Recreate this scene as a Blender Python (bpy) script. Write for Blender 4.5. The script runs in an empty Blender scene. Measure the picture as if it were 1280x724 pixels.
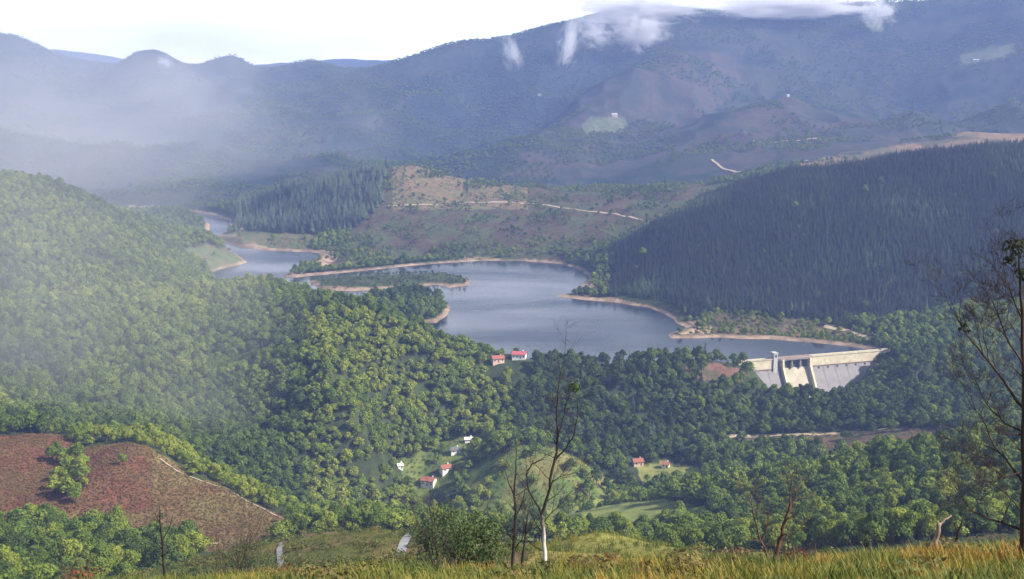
import bpy, bmesh, math, random
import numpy as np
from mathutils import Vector, Matrix

random.seed(7)
rng = np.random.default_rng(7)
scene = bpy.context.scene
COL = scene.collection

# ------------------------------------------------------------------ camera
F, CX, CY, HOR = 1500.0, 640.0, 362.0, 80.0       # focal length in photo pixels, centre, horizon row
CZ = 300.0                                          # eye height above the reservoir
PITCH = math.atan((CY - HOR) / F)
cam = bpy.data.objects.new('camera', bpy.data.cameras.new('camera'))
COL.objects.link(cam)
cam.data.sensor_width = 36
cam.data.lens = 36 * F / 1280
cam.data.clip_start = 0.5
cam.data.clip_end = 60000
cam.location = (0, 0, CZ)
cam.rotation_euler = (math.pi / 2 - PITCH, 0, 0)
scene.camera = cam

# ------------------------------------------------------------------ light
SUN_EL, SUN_AZ = math.radians(40), math.radians(110)    # azimuth clockwise from +Y (the view direction)
world = bpy.data.worlds.new('World')
scene.world = world
world.use_nodes = True
wn, wl = world.node_tree.nodes, world.node_tree.links
for n in list(wn): wn.remove(n)
sky = wn.new('ShaderNodeTexSky'); sky.sky_type = 'NISHITA'; sky.sun_disc = False
sky.sun_elevation = SUN_EL; sky.sun_rotation = SUN_AZ
sky.dust_density = 2.5; sky.air_density = 1.0; sky.altitude = 400
wtc = wn.new('ShaderNodeTexCoord'); wmp = wn.new('ShaderNodeMapping'); wmp.inputs['Scale'].default_value = (2.5, 2.5, 12)
wnz = wn.new('ShaderNodeTexNoise'); wnz.inputs['Scale'].default_value = 1.8; wnz.inputs['Detail'].default_value = 7
wsp = wn.new('ShaderNodeSeparateXYZ'); wab = wn.new('ShaderNodeMath'); wab.operation = 'ABSOLUTE'
# broken cloud: closes up into a bright even layer towards the horizon all round, opens to blue overhead
wth = wn.new('ShaderNodeMapRange'); wth.inputs['From Max'].default_value = .45; wth.inputs['To Min'].default_value = .62; wth.inputs['To Max'].default_value = 0
wad = wn.new('ShaderNodeMath'); wad.operation = 'ADD'
wrp = wn.new('ShaderNodeMapRange'); wrp.inputs['From Min'].default_value = .42; wrp.inputs['From Max'].default_value = .98; wrp.interpolation_type = 'SMOOTHSTEP'
wbr = wn.new('ShaderNodeMapRange'); wbr.inputs['From Max'].default_value = .35; wbr.inputs['To Min'].default_value = 1.12; wbr.inputs['To Max'].default_value = .85
wcl = wn.new('ShaderNodeMix'); wcl.data_type = 'RGBA'; wcl.blend_type = 'MULTIPLY'; wcl.inputs['Factor'].default_value = 1
wst = wn.new('ShaderNodeMapRange'); wst.inputs['From Min'].default_value = .3; wst.inputs['From Max'].default_value = .7; wst.inputs['To Min'].default_value = 8.0; wst.inputs['To Max'].default_value = 12.0
wtn = wn.new('ShaderNodeCombineXYZ'); wtm = wn.new('ShaderNodeMath'); wtm.operation = 'MULTIPLY'; wtm.inputs[1].default_value = 0.99
wmx = wn.new('ShaderNodeMix'); wmx.data_type = 'RGBA'
bg = wn.new('ShaderNodeBackground'); bg.inputs['Strength'].default_value = 0.095
wo = wn.new('ShaderNodeOutputWorld')
wl.new(wtc.outputs['Generated'], wmp.inputs['Vector']); wl.new(wmp.outputs['Vector'], wnz.inputs['Vector'])
wl.new(wtc.outputs['Generated'], wsp.inputs[0]); wl.new(wsp.outputs['Z'], wab.inputs[0])
wl.new(wab.outputs[0], wth.inputs['Value']); wl.new(wab.outputs[0], wbr.inputs['Value'])
wl.new(wnz.outputs['Fac'], wad.inputs[0]); wl.new(wth.outputs['Result'], wad.inputs[1]); wl.new(wad.outputs[0], wrp.inputs['Value'])
wl.new(wnz.outputs['Fac'], wst.inputs['Value']); wl.new(wst.outputs['Result'], wtm.inputs[0])
wl.new(wst.outputs['Result'], wtn.inputs[0]); wl.new(wst.outputs['Result'], wtn.inputs[1]); wl.new(wtm.outputs[0], wtn.inputs[2]); wl.new(wtn.outputs[0], wcl.inputs['A'])
wl.new(wbr.outputs['Result'], wcl.inputs['B']); wl.new(wcl.outputs['Result'], wmx.inputs['B'])
wl.new(wrp.outputs['Result'], wmx.inputs['Factor'])
wl.new(sky.outputs['Color'], wmx.inputs['A']); wl.new(wmx.outputs['Result'], bg.inputs['Color'])
wl.new(bg.outputs['Background'], wo.inputs['Surface'])
sun = bpy.data.objects.new('sun', bpy.data.lights.new('sun', 'SUN'))
COL.objects.link(sun)
sun.data.energy = 5.0; sun.data.angle = math.radians(0.5); sun.data.color = (1.0, 0.93, 0.80)
sdir = Vector((math.sin(SUN_AZ) * math.cos(SUN_EL), math.cos(SUN_AZ) * math.cos(SUN_EL), math.sin(SUN_EL)))
sun.rotation_euler = sdir.to_track_quat('Z', 'Y').to_euler()
vs = scene.view_settings
vs.view_transform = 'Standard'; vs.look = 'None'; vs.exposure = 0.95; vs.gamma = 1.0; vs.use_curve_mapping = False
scene.render.engine = 'CYCLES'
cy = scene.cycles
cy.max_bounces = 5; cy.diffuse_bounces = 2; cy.glossy_bounces = 2; cy.transmission_bounces = 2
cy.volume_bounces = 1; cy.transparent_max_bounces = 8; cy.use_denoising = True
cy.caustics_reflective = False; cy.caustics_refractive = False

HAZE_DENSITY = 0.000098
HAZE_COLOR = (0.34, 0.48, 1.0, 1)

# ------------------------------------------------------------------ pixel <-> place
sp, cp = math.sin(PITCH), math.cos(PITCH)
def ray(px, py):
    u, v = (px - CX) / F, (CY - py) / F
    return u, v * sp + cp, v * cp - sp                # x, y, z of the sight line
def at(px, py, Y):
    dx, dy, dz = ray(px, py); s = Y / dy
    return dx * s, Y, CZ + dz * s
def at_z(px, py, z=0.0):
    dx, dy, dz = ray(px, py); s = (z - CZ) / dz
    return dx * s, dy * s, z
def project(x, y, z):
    zz = z - CZ
    dep = y * cp - zz * sp; up = y * sp + zz * cp
    dep = np.maximum(dep, 1e-3)
    return CX + F * x / dep, CY - F * up / dep

# ------------------------------------------------------------------ noise
def _h(ix, iy, seed):
    n = (ix.astype(np.int64) * 374761393 + iy.astype(np.int64) * 668265263 + seed * 974634777) & 0x7fffffff
    n = ((n ^ (n >> 13)) * 1274126177) & 0x7fffffff
    return ((n ^ (n >> 16)) & 0xffff) / 65535.0
def vnoise(x, y, seed=0):
    x0 = np.floor(x); y0 = np.floor(y); fx = x - x0; fy = y - y0
    fx = fx * fx * fx * (fx * (fx * 6 - 15) + 10); fy = fy * fy * fy * (fy * (fy * 6 - 15) + 10)
    a = _h(x0, y0, seed); b = _h(x0 + 1, y0, seed); c = _h(x0, y0 + 1, seed); d = _h(x0 + 1, y0 + 1, seed)
    return a + (b - a) * fx + (c - a) * fy + (a - b - c + d) * fx * fy
def fbm(x, y, seed=0, octv=4):
    s, a, t = 0, 1.0, 0
    for o in range(octv):
        s = s + a * vnoise(x * 2 ** o + 17.3 * o, y * 2 ** o - 9.1 * o, seed + o); t += a; a *= .5
    return s / t
def ridged(x, y, seed=0, octv=4):
    s, a, t = 0, 1.0, 0
    for o in range(octv):
        s = s + a * (1 - np.abs(2 * vnoise(x * 2 ** o + 3.7 * o, y * 2 ** o + 5.9 * o, seed + o) - 1)); t += a; a *= .5
    return s / t
def smooth(e0, e1, v):
    t = np.clip((v - e0) / (e1 - e0), 0, 1); return t * t * (3 - 2 * t)

# ------------------------------------------------------------------ lie of the land: ridge and valley lines
CTRL = []
def line(pts, h=0.0, step=45.0):
    """ridge / valley line through (px, py, distance); h = height of the trees that make the outline"""
    for k in range(len(pts)):
        a = pts[k]; CTRL.append((at(*a), h))
        if k + 1 < len(pts):
            b = pts[k + 1]; n = int(max(abs(a[0] - b[0]), abs(a[1] - b[1])) // step)
            for i in range(1, n + 1):
                f = i / (n + 1)
                CTRL.append((at(a[0] + (b[0] - a[0]) * f, a[1] + (b[1] - a[1]) * f, a[2] * (b[2] / a[2]) ** f), h))
def low(pts):
    for px, Y, z in pts:
        CTRL.append((((px - CX) / F * Y * 1.0, Y, z), 0.0))
LIP = [(-250, 750), (-100, 745), (0, 741), (130, 728), (330, 719), (430, 711), (560, 702), (690, 697), (800, 688), (870, 696),
       (950, 706), (1100, 700), (1200, 688), (1280, 680), (1400, 668), (1550, 655)]
LIP = [(a, b + 12 + 19 * math.exp(-((a - 690) / 260) ** 2) + 3 * math.sin(a / 47) + 2 * math.sin(a / 19 + 1)) for a, b in LIP]
line([(a, b, 34) for a, b in LIP], step=80)
line([(a, b + 38, 20) for a, b in LIP], step=80)
line([(a, b + 130, 12) for a, b in LIP], step=80)
line([(a, b + 28, 50) for a, b in LIP], step=80)
line([(a, b + 50, 85) for a, b in LIP], step=80)
# slopes just below the grassy brow
line([(640, 690, 150), (690, 684, 165), (720, 668, 172), (760, 661, 175), (820, 678, 178), (880, 700, 180)], h=.5)
line([(690, 720, 120), (760, 715, 120), (850, 725, 125)])
line([(330, 720, 200), (400, 715, 180), (480, 716, 150), (560, 720, 130), (620, 722, 120)])
line([(380, 668, 330), (430, 664, 330), (500, 660, 300), (560, 662, 280), (620, 668, 270)], h=1)
low([(700, 260, 165), (800, 260, 165), (560, 380, 120), (430, 430, 95)])
# wood at the lower left, brown hill and its ridge
line([(-150, 772, 400), (0, 772, 420), (120, 772, 415), (250, 768, 370), (330, 724, 360)])
line([(-150, 830, 200), (0, 830, 200), (120, 825, 200), (230, 790, 200)])
line([(-150, 680, 540), (0, 690, 545), (120, 692, 545), (240, 705, 500), (320, 700, 470)])
line([(-150, 655, 600), (0, 655, 610), (100, 658, 610), (230, 684, 580), (330, 692, 560)])
line([(-150, 545, 760), (0, 548, 760), (60, 546, 745), (100, 560, 735), (140, 556, 725), (180, 556, 715), (240, 597, 690), (310, 627, 660), (370, 656, 635)])
line([(100, 549, 785), (180, 546, 765), (240, 583, 738), (310, 613, 705), (370, 641, 672)])
line([(60, 600, 680), (110, 600, 660), (160, 615, 650), (250, 640, 630)])
low([(0, 800, 52), (120, 815, 42), (250, 800, 12), (340, 780, -12)])
line([(410, 662, 700), (450, 655, 720), (430, 668, 560), (480, 660, 600)])
# the wooded hill on the left
line([(410, 642, 880), (450, 622, 930), (500, 602, 975), (490, 565, 1010), (560, 560, 1025), (600, 540, 1050)])
line([(-200, 490, 900), (0, 500, 890), (100, 500, 900), (200, 510, 900), (270, 525, 930)], h=9)
line([(-200, 380, 1120), (0, 400, 1090), (100, 405, 1080), (200, 425, 1060)], h=9)
line([(270, 420, 1110), (300, 470, 1050), (330, 530, 985)], h=9)
line([(385, 392, 1120), (420, 445, 1035), (448, 505, 975), (468, 560, 945)], h=9)
line([(520, 455, 1100), (540, 500, 1075), (545, 545, 1045)], h=9)
line([(265, 382, 1190), (310, 370, 1180), (370, 359, 1170), (420, 365, 1150), (470, 391, 1130), (520, 418, 1115), (560, 444, 1112), (600, 454, 1125)], h=13)
line([(-200, 205, 1500), (0, 213, 1500), (40, 216, 1500), (80, 232, 1510), (130, 258, 1540), (170, 277, 1640), (215, 285, 1780), (250, 297, 1930)], h=9)
line([(-200, 290, 1300), (0, 300, 1280), (100, 310, 1290), (180, 330, 1330), (240, 365, 1260)], h=9)
line([(180, 300, 1600), (215, 318, 1660), (245, 335, 1650), (268, 352, 1580)], h=6)
low([(330, 1300, 55), (400, 1300, 40), (470, 1280, 20), (350, 1420, 12), (300, 1450, 20)])
low([(100, 1900, 60), (0, 1900, 90), (0, 2300, 20), (180, 2200, 12), (100, 2350, 8), (-200, 1900, 120), (-200, 2300, 60)])
# rim below the reservoir, gorge and valley floor
line([(600, 462, 1128), (650, 460, 1132), (700, 466, 1130), (760, 466, 1130), (820, 462, 1130), (880, 460, 1132), (925, 467, 1140)])
line([(640, 500, 1090), (700, 515, 1080), (800, 515, 1080), (880, 505, 1090), (960, 500, 1120)])
line([(620, 545, 1045), (700, 560, 1030), (800, 555, 1040), (870, 550, 1045), (960, 552, 1030), (1050, 552, 1005), (1200, 545, 960), (1300, 530, 950)])
low([(960, 1180, -40), (1000, 1190, -44), (1040, 1195, -44), (1070, 1205, -30)])
line([(935, 478, 1150), (965, 486, 1148), (1000, 491, 1146), (1040, 494, 1146), (1075, 486, 1160)], h=8)
line([(1105, 436, 1225), (1135, 430, 1210), (1180, 442, 1180), (1215, 485, 1110)], h=10)
line([(1090, 490, 1120), (1120, 500, 1080), (1200, 520, 1010), (1300, 500, 1010)], h=8)
line([(590, 628, 935), (650, 634, 915), (720, 640, 900), (800, 640, 880), (760, 610, 960), (800, 590, 985), (860, 585, 985)])
line([(600, 596, 960), (618, 572, 965), (655, 560, 965), (705, 572, 960), (745, 598, 950), (775, 618, 925)], h=1)
line([(600, 650, 860), (700, 662, 780), (800, 668, 720), (640, 672, 640), (720, 685, 520)])
# wooded spur on the right, nearer
line([(780, 612, 860), (860, 606, 820), (930, 598, 780), (1000, 586, 750), (1060, 563, 735), (1130, 548, 720), (1200, 540, 700), (1290, 535, 690), (1450, 520, 680)], h=10)
line([(820, 650, 700), (900, 650, 660), (1000, 630, 650), (1100, 610, 620), (1200, 600, 600), (1300, 600, 580)], h=8)
line([(860, 690, 540), (950, 690, 500), (1050, 680, 480), (1150, 670, 460), (1280, 660, 440)])
line([(900, 716, 330), (1000, 716, 300), (1100, 708, 290), (1200, 698, 280), (1300, 690, 270)])
low([(900, 900, -25), (1000, 880, -12), (1100, 860, 0), (1200, 850, 5)])
# dark conifer hill on the right
line([(900, 396, 1400), (1000, 402, 1375), (1090, 412, 1320), (1160, 420, 1290), (1260, 430, 1260)])
line([(860, 340, 1530), (950, 350, 1500), (1050, 350, 1475), (1150, 355, 1440), (1280, 350, 1400)], h=10)
line([(880, 290, 1640), (1000, 280, 1640), (1120, 270, 1620), (1280, 260, 1580)], h=12)
line([(740, 348, 1640), (780, 318, 1660), (825, 280, 1700), (870, 248, 1800), (930, 220, 1880), (1000, 207, 1880), (1100, 193, 1850), (1200, 186, 1800), (1290, 180, 1750), (1450, 170, 1700)], h=14)
low([(900, 2100, 70), (1000, 2200, 60), (1150, 2200, 80), (1300, 2150, 90)])
line([(940, 226, 2300), (1040, 200, 2480), (1090, 188, 2560), (1130, 181, 2600), (1200, 167, 2650), (1290, 150, 2700), (1450, 130, 2800)])
# hill behind the reservoir
line([(300, 279, 2235), (340, 240, 2340), (400, 222, 2390), (450, 208, 2390), (490, 199, 2380)], h=15)
line([(515, 206, 2370), (560, 224, 2390), (620, 232, 2390), (700, 234, 2380), (780, 232, 2340), (850, 228, 2330), (910, 234, 2260)], h=3)
line([(330, 283, 2170), (400, 285, 2100), (470, 270, 2120)], h=0)
line([(500, 258, 2160), (600, 258, 2170), (700, 264, 2140), (800, 272, 2050), (840, 282, 1920)])
line([(440, 312, 1960), (520, 302, 1970), (600, 302, 1950), (700, 304, 1920), (770, 308, 1830)])
low([(350, 2650, 25), (500, 2700, 10), (620, 2750, 10), (750, 2700, 15), (850, 2600, 40), (900, 2500, 60)])
# far mountain, left
line([(-200, 240, 2600), (0, 250, 2600), (150, 257, 2560), (250, 258, 2570), (330, 235, 2750)])
line([(-200, 140, 3400), (0, 140, 3300)])
line([(30, 80, 4300), (70, 130, 3700), (90, 225, 2800)])
line([(115, 110, 4450), (140, 160, 3900), (160, 230, 2900)])
line([(190, 90, 4200), (215, 140, 3550), (230, 228, 2800)])
line([(240, 105, 4400), (275, 160, 3850), (290, 226, 2950)])
line([(290, 95, 4150), (325, 140, 3550), (345, 226, 2820)])
line([(335, 112, 4400), (390, 160, 3850), (430, 205, 3100)])
line([(-200, 30, 4700), (0, 43, 4600), (22, 46, 4600), (60, 64, 4650), (92, 83, 4700), (118, 93, 4700), (140, 86, 4650), (170, 63, 4550), (195, 61, 4550), (220, 72, 4580), (240, 84, 4600), (262, 73, 4550), (285, 68, 4500), (310, 76, 4550), (332, 92, 4600), (360, 80, 4620), (390, 74, 4620), (420, 80, 4650), (445, 90, 4700), (470, 90, 4700)])
# far massif, right
line([(430, 118, 4050), (460, 98, 4200), (510, 76, 4350), (577, 54, 4400), (620, 54, 4450), (650, 46, 4500), (695, 28, 4500), (720, 30, 4550), (763, 20, 4550), (824, 8, 4550), (880, 12, 4600), (950, 16, 4600), (985, 20, 4600), (1063, 8, 4550), (1117, 10, 4500), (1212, 1, 4400), (1290, -6, 4300), (1450, -10, 4200)])
line([(850, 58, 3900), (760, 95, 3640), (690, 141, 3260), (640, 188, 2960), (618, 224, 2800)])
line([(760, 76, 4330), (700, 110, 4080), (650, 150, 3800), (610, 192, 3420)])
line([(690, 70, 4250), (640, 130, 3800), (590, 190, 3350), (520, 190, 3250)])
line([(985, 111, 3200), (930, 130, 3100), (895, 156, 2980), (855, 195, 2780)])
line([(985, 113, 3300), (1060, 146, 3120), (1130, 166, 2980), (1205, 170, 2880)])
line([(905, 98, 3950), (845, 148, 3480), (770, 205, 2960)])
line([(560, 100, 4050), (520, 140, 3700), (480, 190, 3250)])
line([(600, 90, 4250), (570, 140, 3900), (545, 195, 3400)])
line([(1050, 98, 4100), (1130, 123, 3850), (1230, 152, 3420)])
line([(1290, 65, 3900), (1210, 80, 3900), (1160, 60, 4200)])
line([(1290, 125, 3350), (1250, 140, 3350)])
low([(900, 3700, 120), (1000, 3650, 170)])
# beyond
line([(-200, 66, 8600), (20, 66, 8600), (60, 60, 8600), (120, 66, 8600), (180, 78, 8600), (230, 100, 8600), (320, 105, 8600), (420, 74, 8200), (455, 76, 7600), (490, 73, 7400), (530, 80, 7400)])
for px in (-200, 50, 200, 350, 500, 700, 900, 1100, 1300, 1450):
    low([(px, 5900, 260), (px, 10000, 200)])
P = np.array([c[0] for c in CTRL]); hh = np.array([c[1] for c in CTRL])
cr = np.hypot(P[:, 0], P[:, 1]); ca = np.arctan2(P[:, 0], P[:, 1]); ct = (P[:, 2] - hh - CZ) / cr
ex_a, ex_l, ex_t = [], [], []
for az in (-48, 48, -75, 75, -105, 105, -145, 145, 180, -180):
    for d, tf, tb in ((12, -.5, -.05), (34, -.42, .06), (100, -.38, .1), (300, -.36, .1), (800, -.3, .08), (2000, -.1, .04), (4500, .02, .03), (9000, -.01, 0), (12000, -.01, 0)):
        b = smooth(70, 130, abs(az))
        ex_a.append(math.radians(az)); ex_l.append(math.log(d)); ex_t.append(tf * (1 - b) + tb * b)
K = np.stack([np.concatenate([ca, ex_a]), np.concatenate([np.log(cr), ex_l])], 1)
T = np.concatenate([ct, ex_t])
keep = []                                            # drop near-coincident lines, the later one wins
for i in range(len(K)):
    if all(np.hypot(*(K[i] - K[j])) > .009 for j in keep): keep.append(i)
K, T = K[keep], T[keep]
EPS = .010
def kern(a, b):
    return np.sqrt((a[:, None, 0] - b[None, :, 0]) ** 2 + (a[:, None, 1] - b[None, :, 1]) ** 2 + EPS ** 2)
n = len(K)
A = np.zeros((n + 1, n + 1)); A[:n, :n] = kern(K, K) - np.eye(n) * .0012; A[:n, n] = 1; A[n, :n] = 1
Wt = np.linalg.solve(A, np.concatenate([T, [0]]))
Kf, Wf = K.astype(np.float32), Wt.astype(np.float32)

# ------------------------------------------------------------------ the reservoir's outline
LAKE_PX = [(545, 440), (500, 428), (440, 402), (380, 386), (330, 373), (291, 364), (276, 352), (264, 341), (276, 336), (296, 332), (309, 328), (299, 321),
           (282, 309), (270, 300), (263, 292), (262, 280), (235, 270), (200, 265.5), (140, 262.5), (80, 260.5), (80, 258), (150, 260), (215, 262), (262, 268),
           (288, 276), (286, 286), (273, 296), (276, 302), (300, 309), (330, 313), (388, 315), (402, 318), (388, 328), (364, 339), (352, 346),
           (370, 347), (420, 342), (480, 336), (540, 330), (600, 326), (650, 326), (700, 330), (722, 336), (738, 347), (726, 357), (740, 364),
           (715, 367), (692, 370), (730, 375), (770, 378), (810, 384), (833, 394), (846, 404), (858, 410), (835, 418), (838, 423), (870, 423), (900, 422), (960, 424),
           (1010, 428), (1050, 432), (1082, 436)]
DAM_A = Vector(at_z(929, 452, 4)); DAM_B = Vector(at_z(1101, 438, 4))
DAM_A.z = DAM_B.z = 0
DAM_L = (DAM_B - DAM_A).length
dax = (DAM_B - DAM_A).normalized(); dno = Vector((dax.y, -dax.x, 0))     # along the crest; downstream
lake = [at_z(*p)[:2] for p in LAKE_PX]
lake += [tuple((DAM_B - dno * 1.5)[:2]), tuple((DAM_A - dno * 1.5)[:2])]
lake += [at_z(px, py)[:2] for px, py in ((900, 459), (850, 459), (800, 460), (740, 461), (690, 461), (640, 458), (600, 451), (570, 445))]
ISLE_A = [at_z(*p)[:2] for p in ((385, 352), (430, 347), (480, 345), (540, 343), (575, 345), (590, 351), (586, 357), (562, 360), (546, 356), (500, 360), (445, 364), (400, 362))]
ISLE_B = [at_z(*p)[:2] for p in ((446, 384), (475, 395), (510, 402), (545, 404), (557, 396), (561, 383), (550, 373), (520, 368), (480, 369), (455, 375))]
def densify(poly, seed, amp=5.0, step=22.0):         # natural, irregular shores
    out = []
    for i in range(len(poly)):
        a, b = np.array(poly[i]), np.array(poly[(i + 1) % len(poly)]); L = np.hypot(*(b - a)); m = max(1, int(L / step))
        for k in range(m):
            p = a + (b - a) * k / m
            if k:
                nn = np.array([-(b - a)[1], (b - a)[0]]) / L
                p = p + nn * (fbm(np.array([p[0] / 40]), np.array([p[1] / 40]), seed)[0] - .5) * amp * 2
            out.append(tuple(p))
    return out
dam_i = [LAKE_PX.__len__(), LAKE_PX.__len__() + 1]
d_a, d_b = lake[dam_i[0]], lake[dam_i[1]]
lake = densify(lake, 5)
ISLE_A = densify(ISLE_A, 6, 4, 14); ISLE_B = densify(ISLE_B, 8, 4, 14)
def signed_dist(x, y, poly):
    d2 = np.full(x.shape, 1e18); ins = np.zeros(x.shape, bool); m = len(poly)
    for i in range(m):
        (x1, y1), (x2, y2) = poly[i], poly[(i + 1) % m]
        ex, ey = x2 - x1, y2 - y1
        t = np.clip(((x - x1) * ex + (y - y1) * ey) / (ex * ex + ey * ey + 1e-9), 0, 1)
        d2 = np.minimum(d2, (x - x1 - t * ex) ** 2 + (y - y1 - t * ey) ** 2)
        if y1 != y2:
            c = ((y1 > y) != (y2 > y)) & (x < ex * (y - y1) / ey + x1); ins ^= c
    return np.where(ins, -1, 1) * np.sqrt(d2)
def shore(x, y):
    """signed distance to the water's edge, positive on land"""
    s = np.full(x.shape, 999.0); m = (y > 1050) & (y < 2750) & (x > -1200) & (x < 700)
    if m.any():
        q = signed_dist(x[m], y[m], lake)
        q = np.maximum(q, -np.minimum(signed_dist(x[m], y[m], ISLE_A), signed_dist(x[m], y[m], ISLE_B)))
        s[m] = q
    return s
def ground_raw(x, y):
    r = np.hypot(x, y); a = np.arctan2(x, y); rr = np.maximum(r, 12.0)
    out = np.empty(x.shape)
    q = np.stack([a, np.log(rr)], 1).astype(np.float32)
    for i in range(0, len(x), 20000):
        out[i:i + 20000] = kern(q[i:i + 20000], Kf) @ Wf[:-1] + Wf[-1]
    z = CZ + out * rr
    near = r < 12
    z[near] = (CZ - 1.7) + (z[near] - CZ + 1.7) * (r[near] / 12)
    # erosion: gullies on the far mountains, knolls nearer
    far = smooth(2500, 3300, r)
    wx = x + 160 * (fbm(x / 500, y / 500, 31, 3) - .5); wy = y + 160 * (fbm(x / 500, y / 500, 41, 3) - .5)
    z = z + far * ((ridged(wx / 700, wy / 700, 51, 5) - .74) * 190 * (1 - .85 * smooth(3900, 4400, r)) + (fbm(x / 60, y / 60, 77, 3) - .5) * 10)
    mid = smooth(480, 1000, r) * (1 - far)
    z = z + mid * ((fbm(x / 130, y / 130, 61, 4) - .5) * 22 + (fbm(x / 26, y / 26, 64, 3) - .5) * 4)
    z = z + smooth(40, 120, r) * (1 - smooth(480, 1000, r)) * (fbm(x / 14, y / 14, 71, 4) - .5) * 2.2
    z = z + smooth(3, 12, r) * (1 - smooth(60, 140, r)) * (fbm(x / 3.5, y / 3.5, 72, 4) - .5) * .55
    return z
def ground(x, y, want_shore=False):
    x = np.atleast_1d(np.asarray(x, float)); y = np.atleast_1d(np.asarray(y, float))
    z = ground_raw(x, y); s = shore(x, y)
    m = s < 300
    sm = s[m]; zm = z[m]
    along = (x[m] - DAM_A.x) * dax.x + (y[m] - DAM_A.y) * dax.y
    down = (x[m] - DAM_A.x) * dno.x + (y[m] - DAM_A.y) * dno.y
    atdam = (along > 3) & (along < DAM_L - 3) & (down > -1.5) & (down < 90)
    hi = .5 * sm + .25 + (np.maximum(sm, 0) / 38) ** 2 * 3
    lo = np.where(sm < 9, .32 * sm, 2.9 - (sm - 9) * .35)
    isl = np.minimum(signed_dist(x[m], y[m], ISLE_A), signed_dist(x[m], y[m], ISLE_B)) < 0
    zi = np.minimum(.4 * sm, 2.0 + .14 * sm)
    zz = np.maximum(np.minimum(zm, hi), lo)
    zz = np.where(isl, zi, zz)
    zz = np.where(sm < 0, np.maximum(.35 * sm, -9), zz)
    fr = along / DAM_L
    floor = -6 - 38 * smooth(-.10, .10, fr) * (1 - smooth(.56, 1.04, fr))
    floor = floor + np.maximum(down - 30, 0) * .35 * (1 - smooth(.15, .3, fr) * (1 - smooth(.6, .8, fr)))
    floor = np.where(down > 42, np.maximum(floor, np.minimum(zm, floor + (down - 42) * 1.1)), floor)
    zz = np.where(atdam, np.where(sm < 0, np.minimum(zz, -4), floor), zz)
    z[m] = zz
    return (z, s) if want_shore else z
def ground1(x, y): return float(ground([x], [y])[0])
def hit(px, py, Y0, Y1, lift=0.0):
    """where the sight line through a pixel first meets the ground between two distances"""
    dx, dy, dz = ray(px, py)
    Y = np.exp(np.linspace(math.log(Y0), math.log(Y1), 500)); X = dx / dy * Y; Z = CZ + dz / dy * Y
    g = ground(X, Y) + lift
    k = np.nonzero(g >= Z)[0]
    i = int(k[0]) if len(k) else int(np.argmin(np.abs(g - Z)))
    return Vector((X[i], Y[i], g[i] - lift))

# ------------------------------------------------------------------ object helpers
def tag(o, label=None, cat=None, group=None, kind=None):
    if label: o['label'] = label
    if cat: o['category'] = cat
    if group: o['group'] = group
    if kind: o['kind'] = kind
    return o
def mesh(name, verts, faces, mats, fmat=None, smooth_=False):
    me = bpy.data.meshes.new(name); me.from_pydata([tuple(v) for v in verts], [], faces)
    for m in (mats if isinstance(mats, (list, tuple)) else [mats]): me.materials.append(m)
    if fmat is not None: me.polygons.foreach_set('material_index', fmat)
    if smooth_: me.polygons.foreach_set('use_smooth', [True] * len(me.polygons))
    me.update(); return me
def link(name, me, parent=None, loc=(0, 0, 0), rot=(0, 0, 0)):
    o = bpy.data.objects.new(name, me); COL.objects.link(o)
    o.parent = parent; o.location = loc; o.rotation_euler = rot
    return o
def empty(name, loc, rz=0.0):
    o = bpy.data.objects.new(name, None); COL.objects.link(o); o.empty_display_size = .5
    o.location = loc; o.rotation_euler = (0, 0, rz); return o
class MB:
    def __init__(s): s.v, s.f, s.m = [], [], []
    def add(s, vs_, fs, mi=0):
        b = len(s.v); s.v += [tuple(v) for v in vs_]; s.f += [tuple(b + i for i in f) for f in fs]; s.m += [mi] * len(fs)
    def box(s, x0, x1, y0, y1, z0, z1, mi=0):
        s.add([(x0, y0, z0), (x1, y0, z0), (x1, y1, z0), (x0, y1, z0), (x0, y0, z1), (x1, y0, z1), (x1, y1, z1), (x0, y1, z1)],
              [(0, 3, 2, 1), (4, 5, 6, 7), (0, 1, 5, 4), (1, 2, 6, 5), (2, 3, 7, 6), (3, 0, 4, 7)], mi)
    def prism(s, prof, x0, x1, mi=0):                  # profile in (y, z) swept along x
        k = len(prof)
        s.add([(x0, a, b) for a, b in prof] + [(x1, a, b) for a, b in prof],
              [tuple(range(k))[::-1], tuple(range(k, 2 * k))] + [(i, (i + 1) % k, k + (i + 1) % k, k + i) for i in range(k)], mi)
    def tube(s, pts, rad, sides=6, mi=0, cap=True):
        b = len(s.v); k = len(pts)
        for i, p in enumerate(pts):
            d = (pts[min(i + 1, k - 1)] - pts[max(i - 1, 0)])
            d = d.normalized() if d.length > 1e-9 else Vector((0, 0, 1))
            a = d.cross(Vector((.31, .87, .13))).normalized(); c = d.cross(a)
            for j in range(sides):
                t = 2 * math.pi * j / sides
                s.v.append(tuple(p + (a * math.cos(t) + c * math.sin(t)) * rad[i]))
        for i in range(k - 1):
            for j in range(sides):
                s.f.append((b + i * sides + j, b + i * sides + (j + 1) % sides, b + (i + 1) * sides + (j + 1) % sides, b + (i + 1) * sides + j)); s.m.append(mi)
        if cap:
            s.f.append(tuple(b + (k - 1) * sides + j for j in range(sides))); s.m.append(mi)
    def build(s, name, mats, parent=None, loc=(0, 0, 0), rot=(0, 0, 0), smooth_=False):
        return link(name, mesh(name, s.v, s.f, mats, s.m, smooth_), parent, loc, rot)

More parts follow.
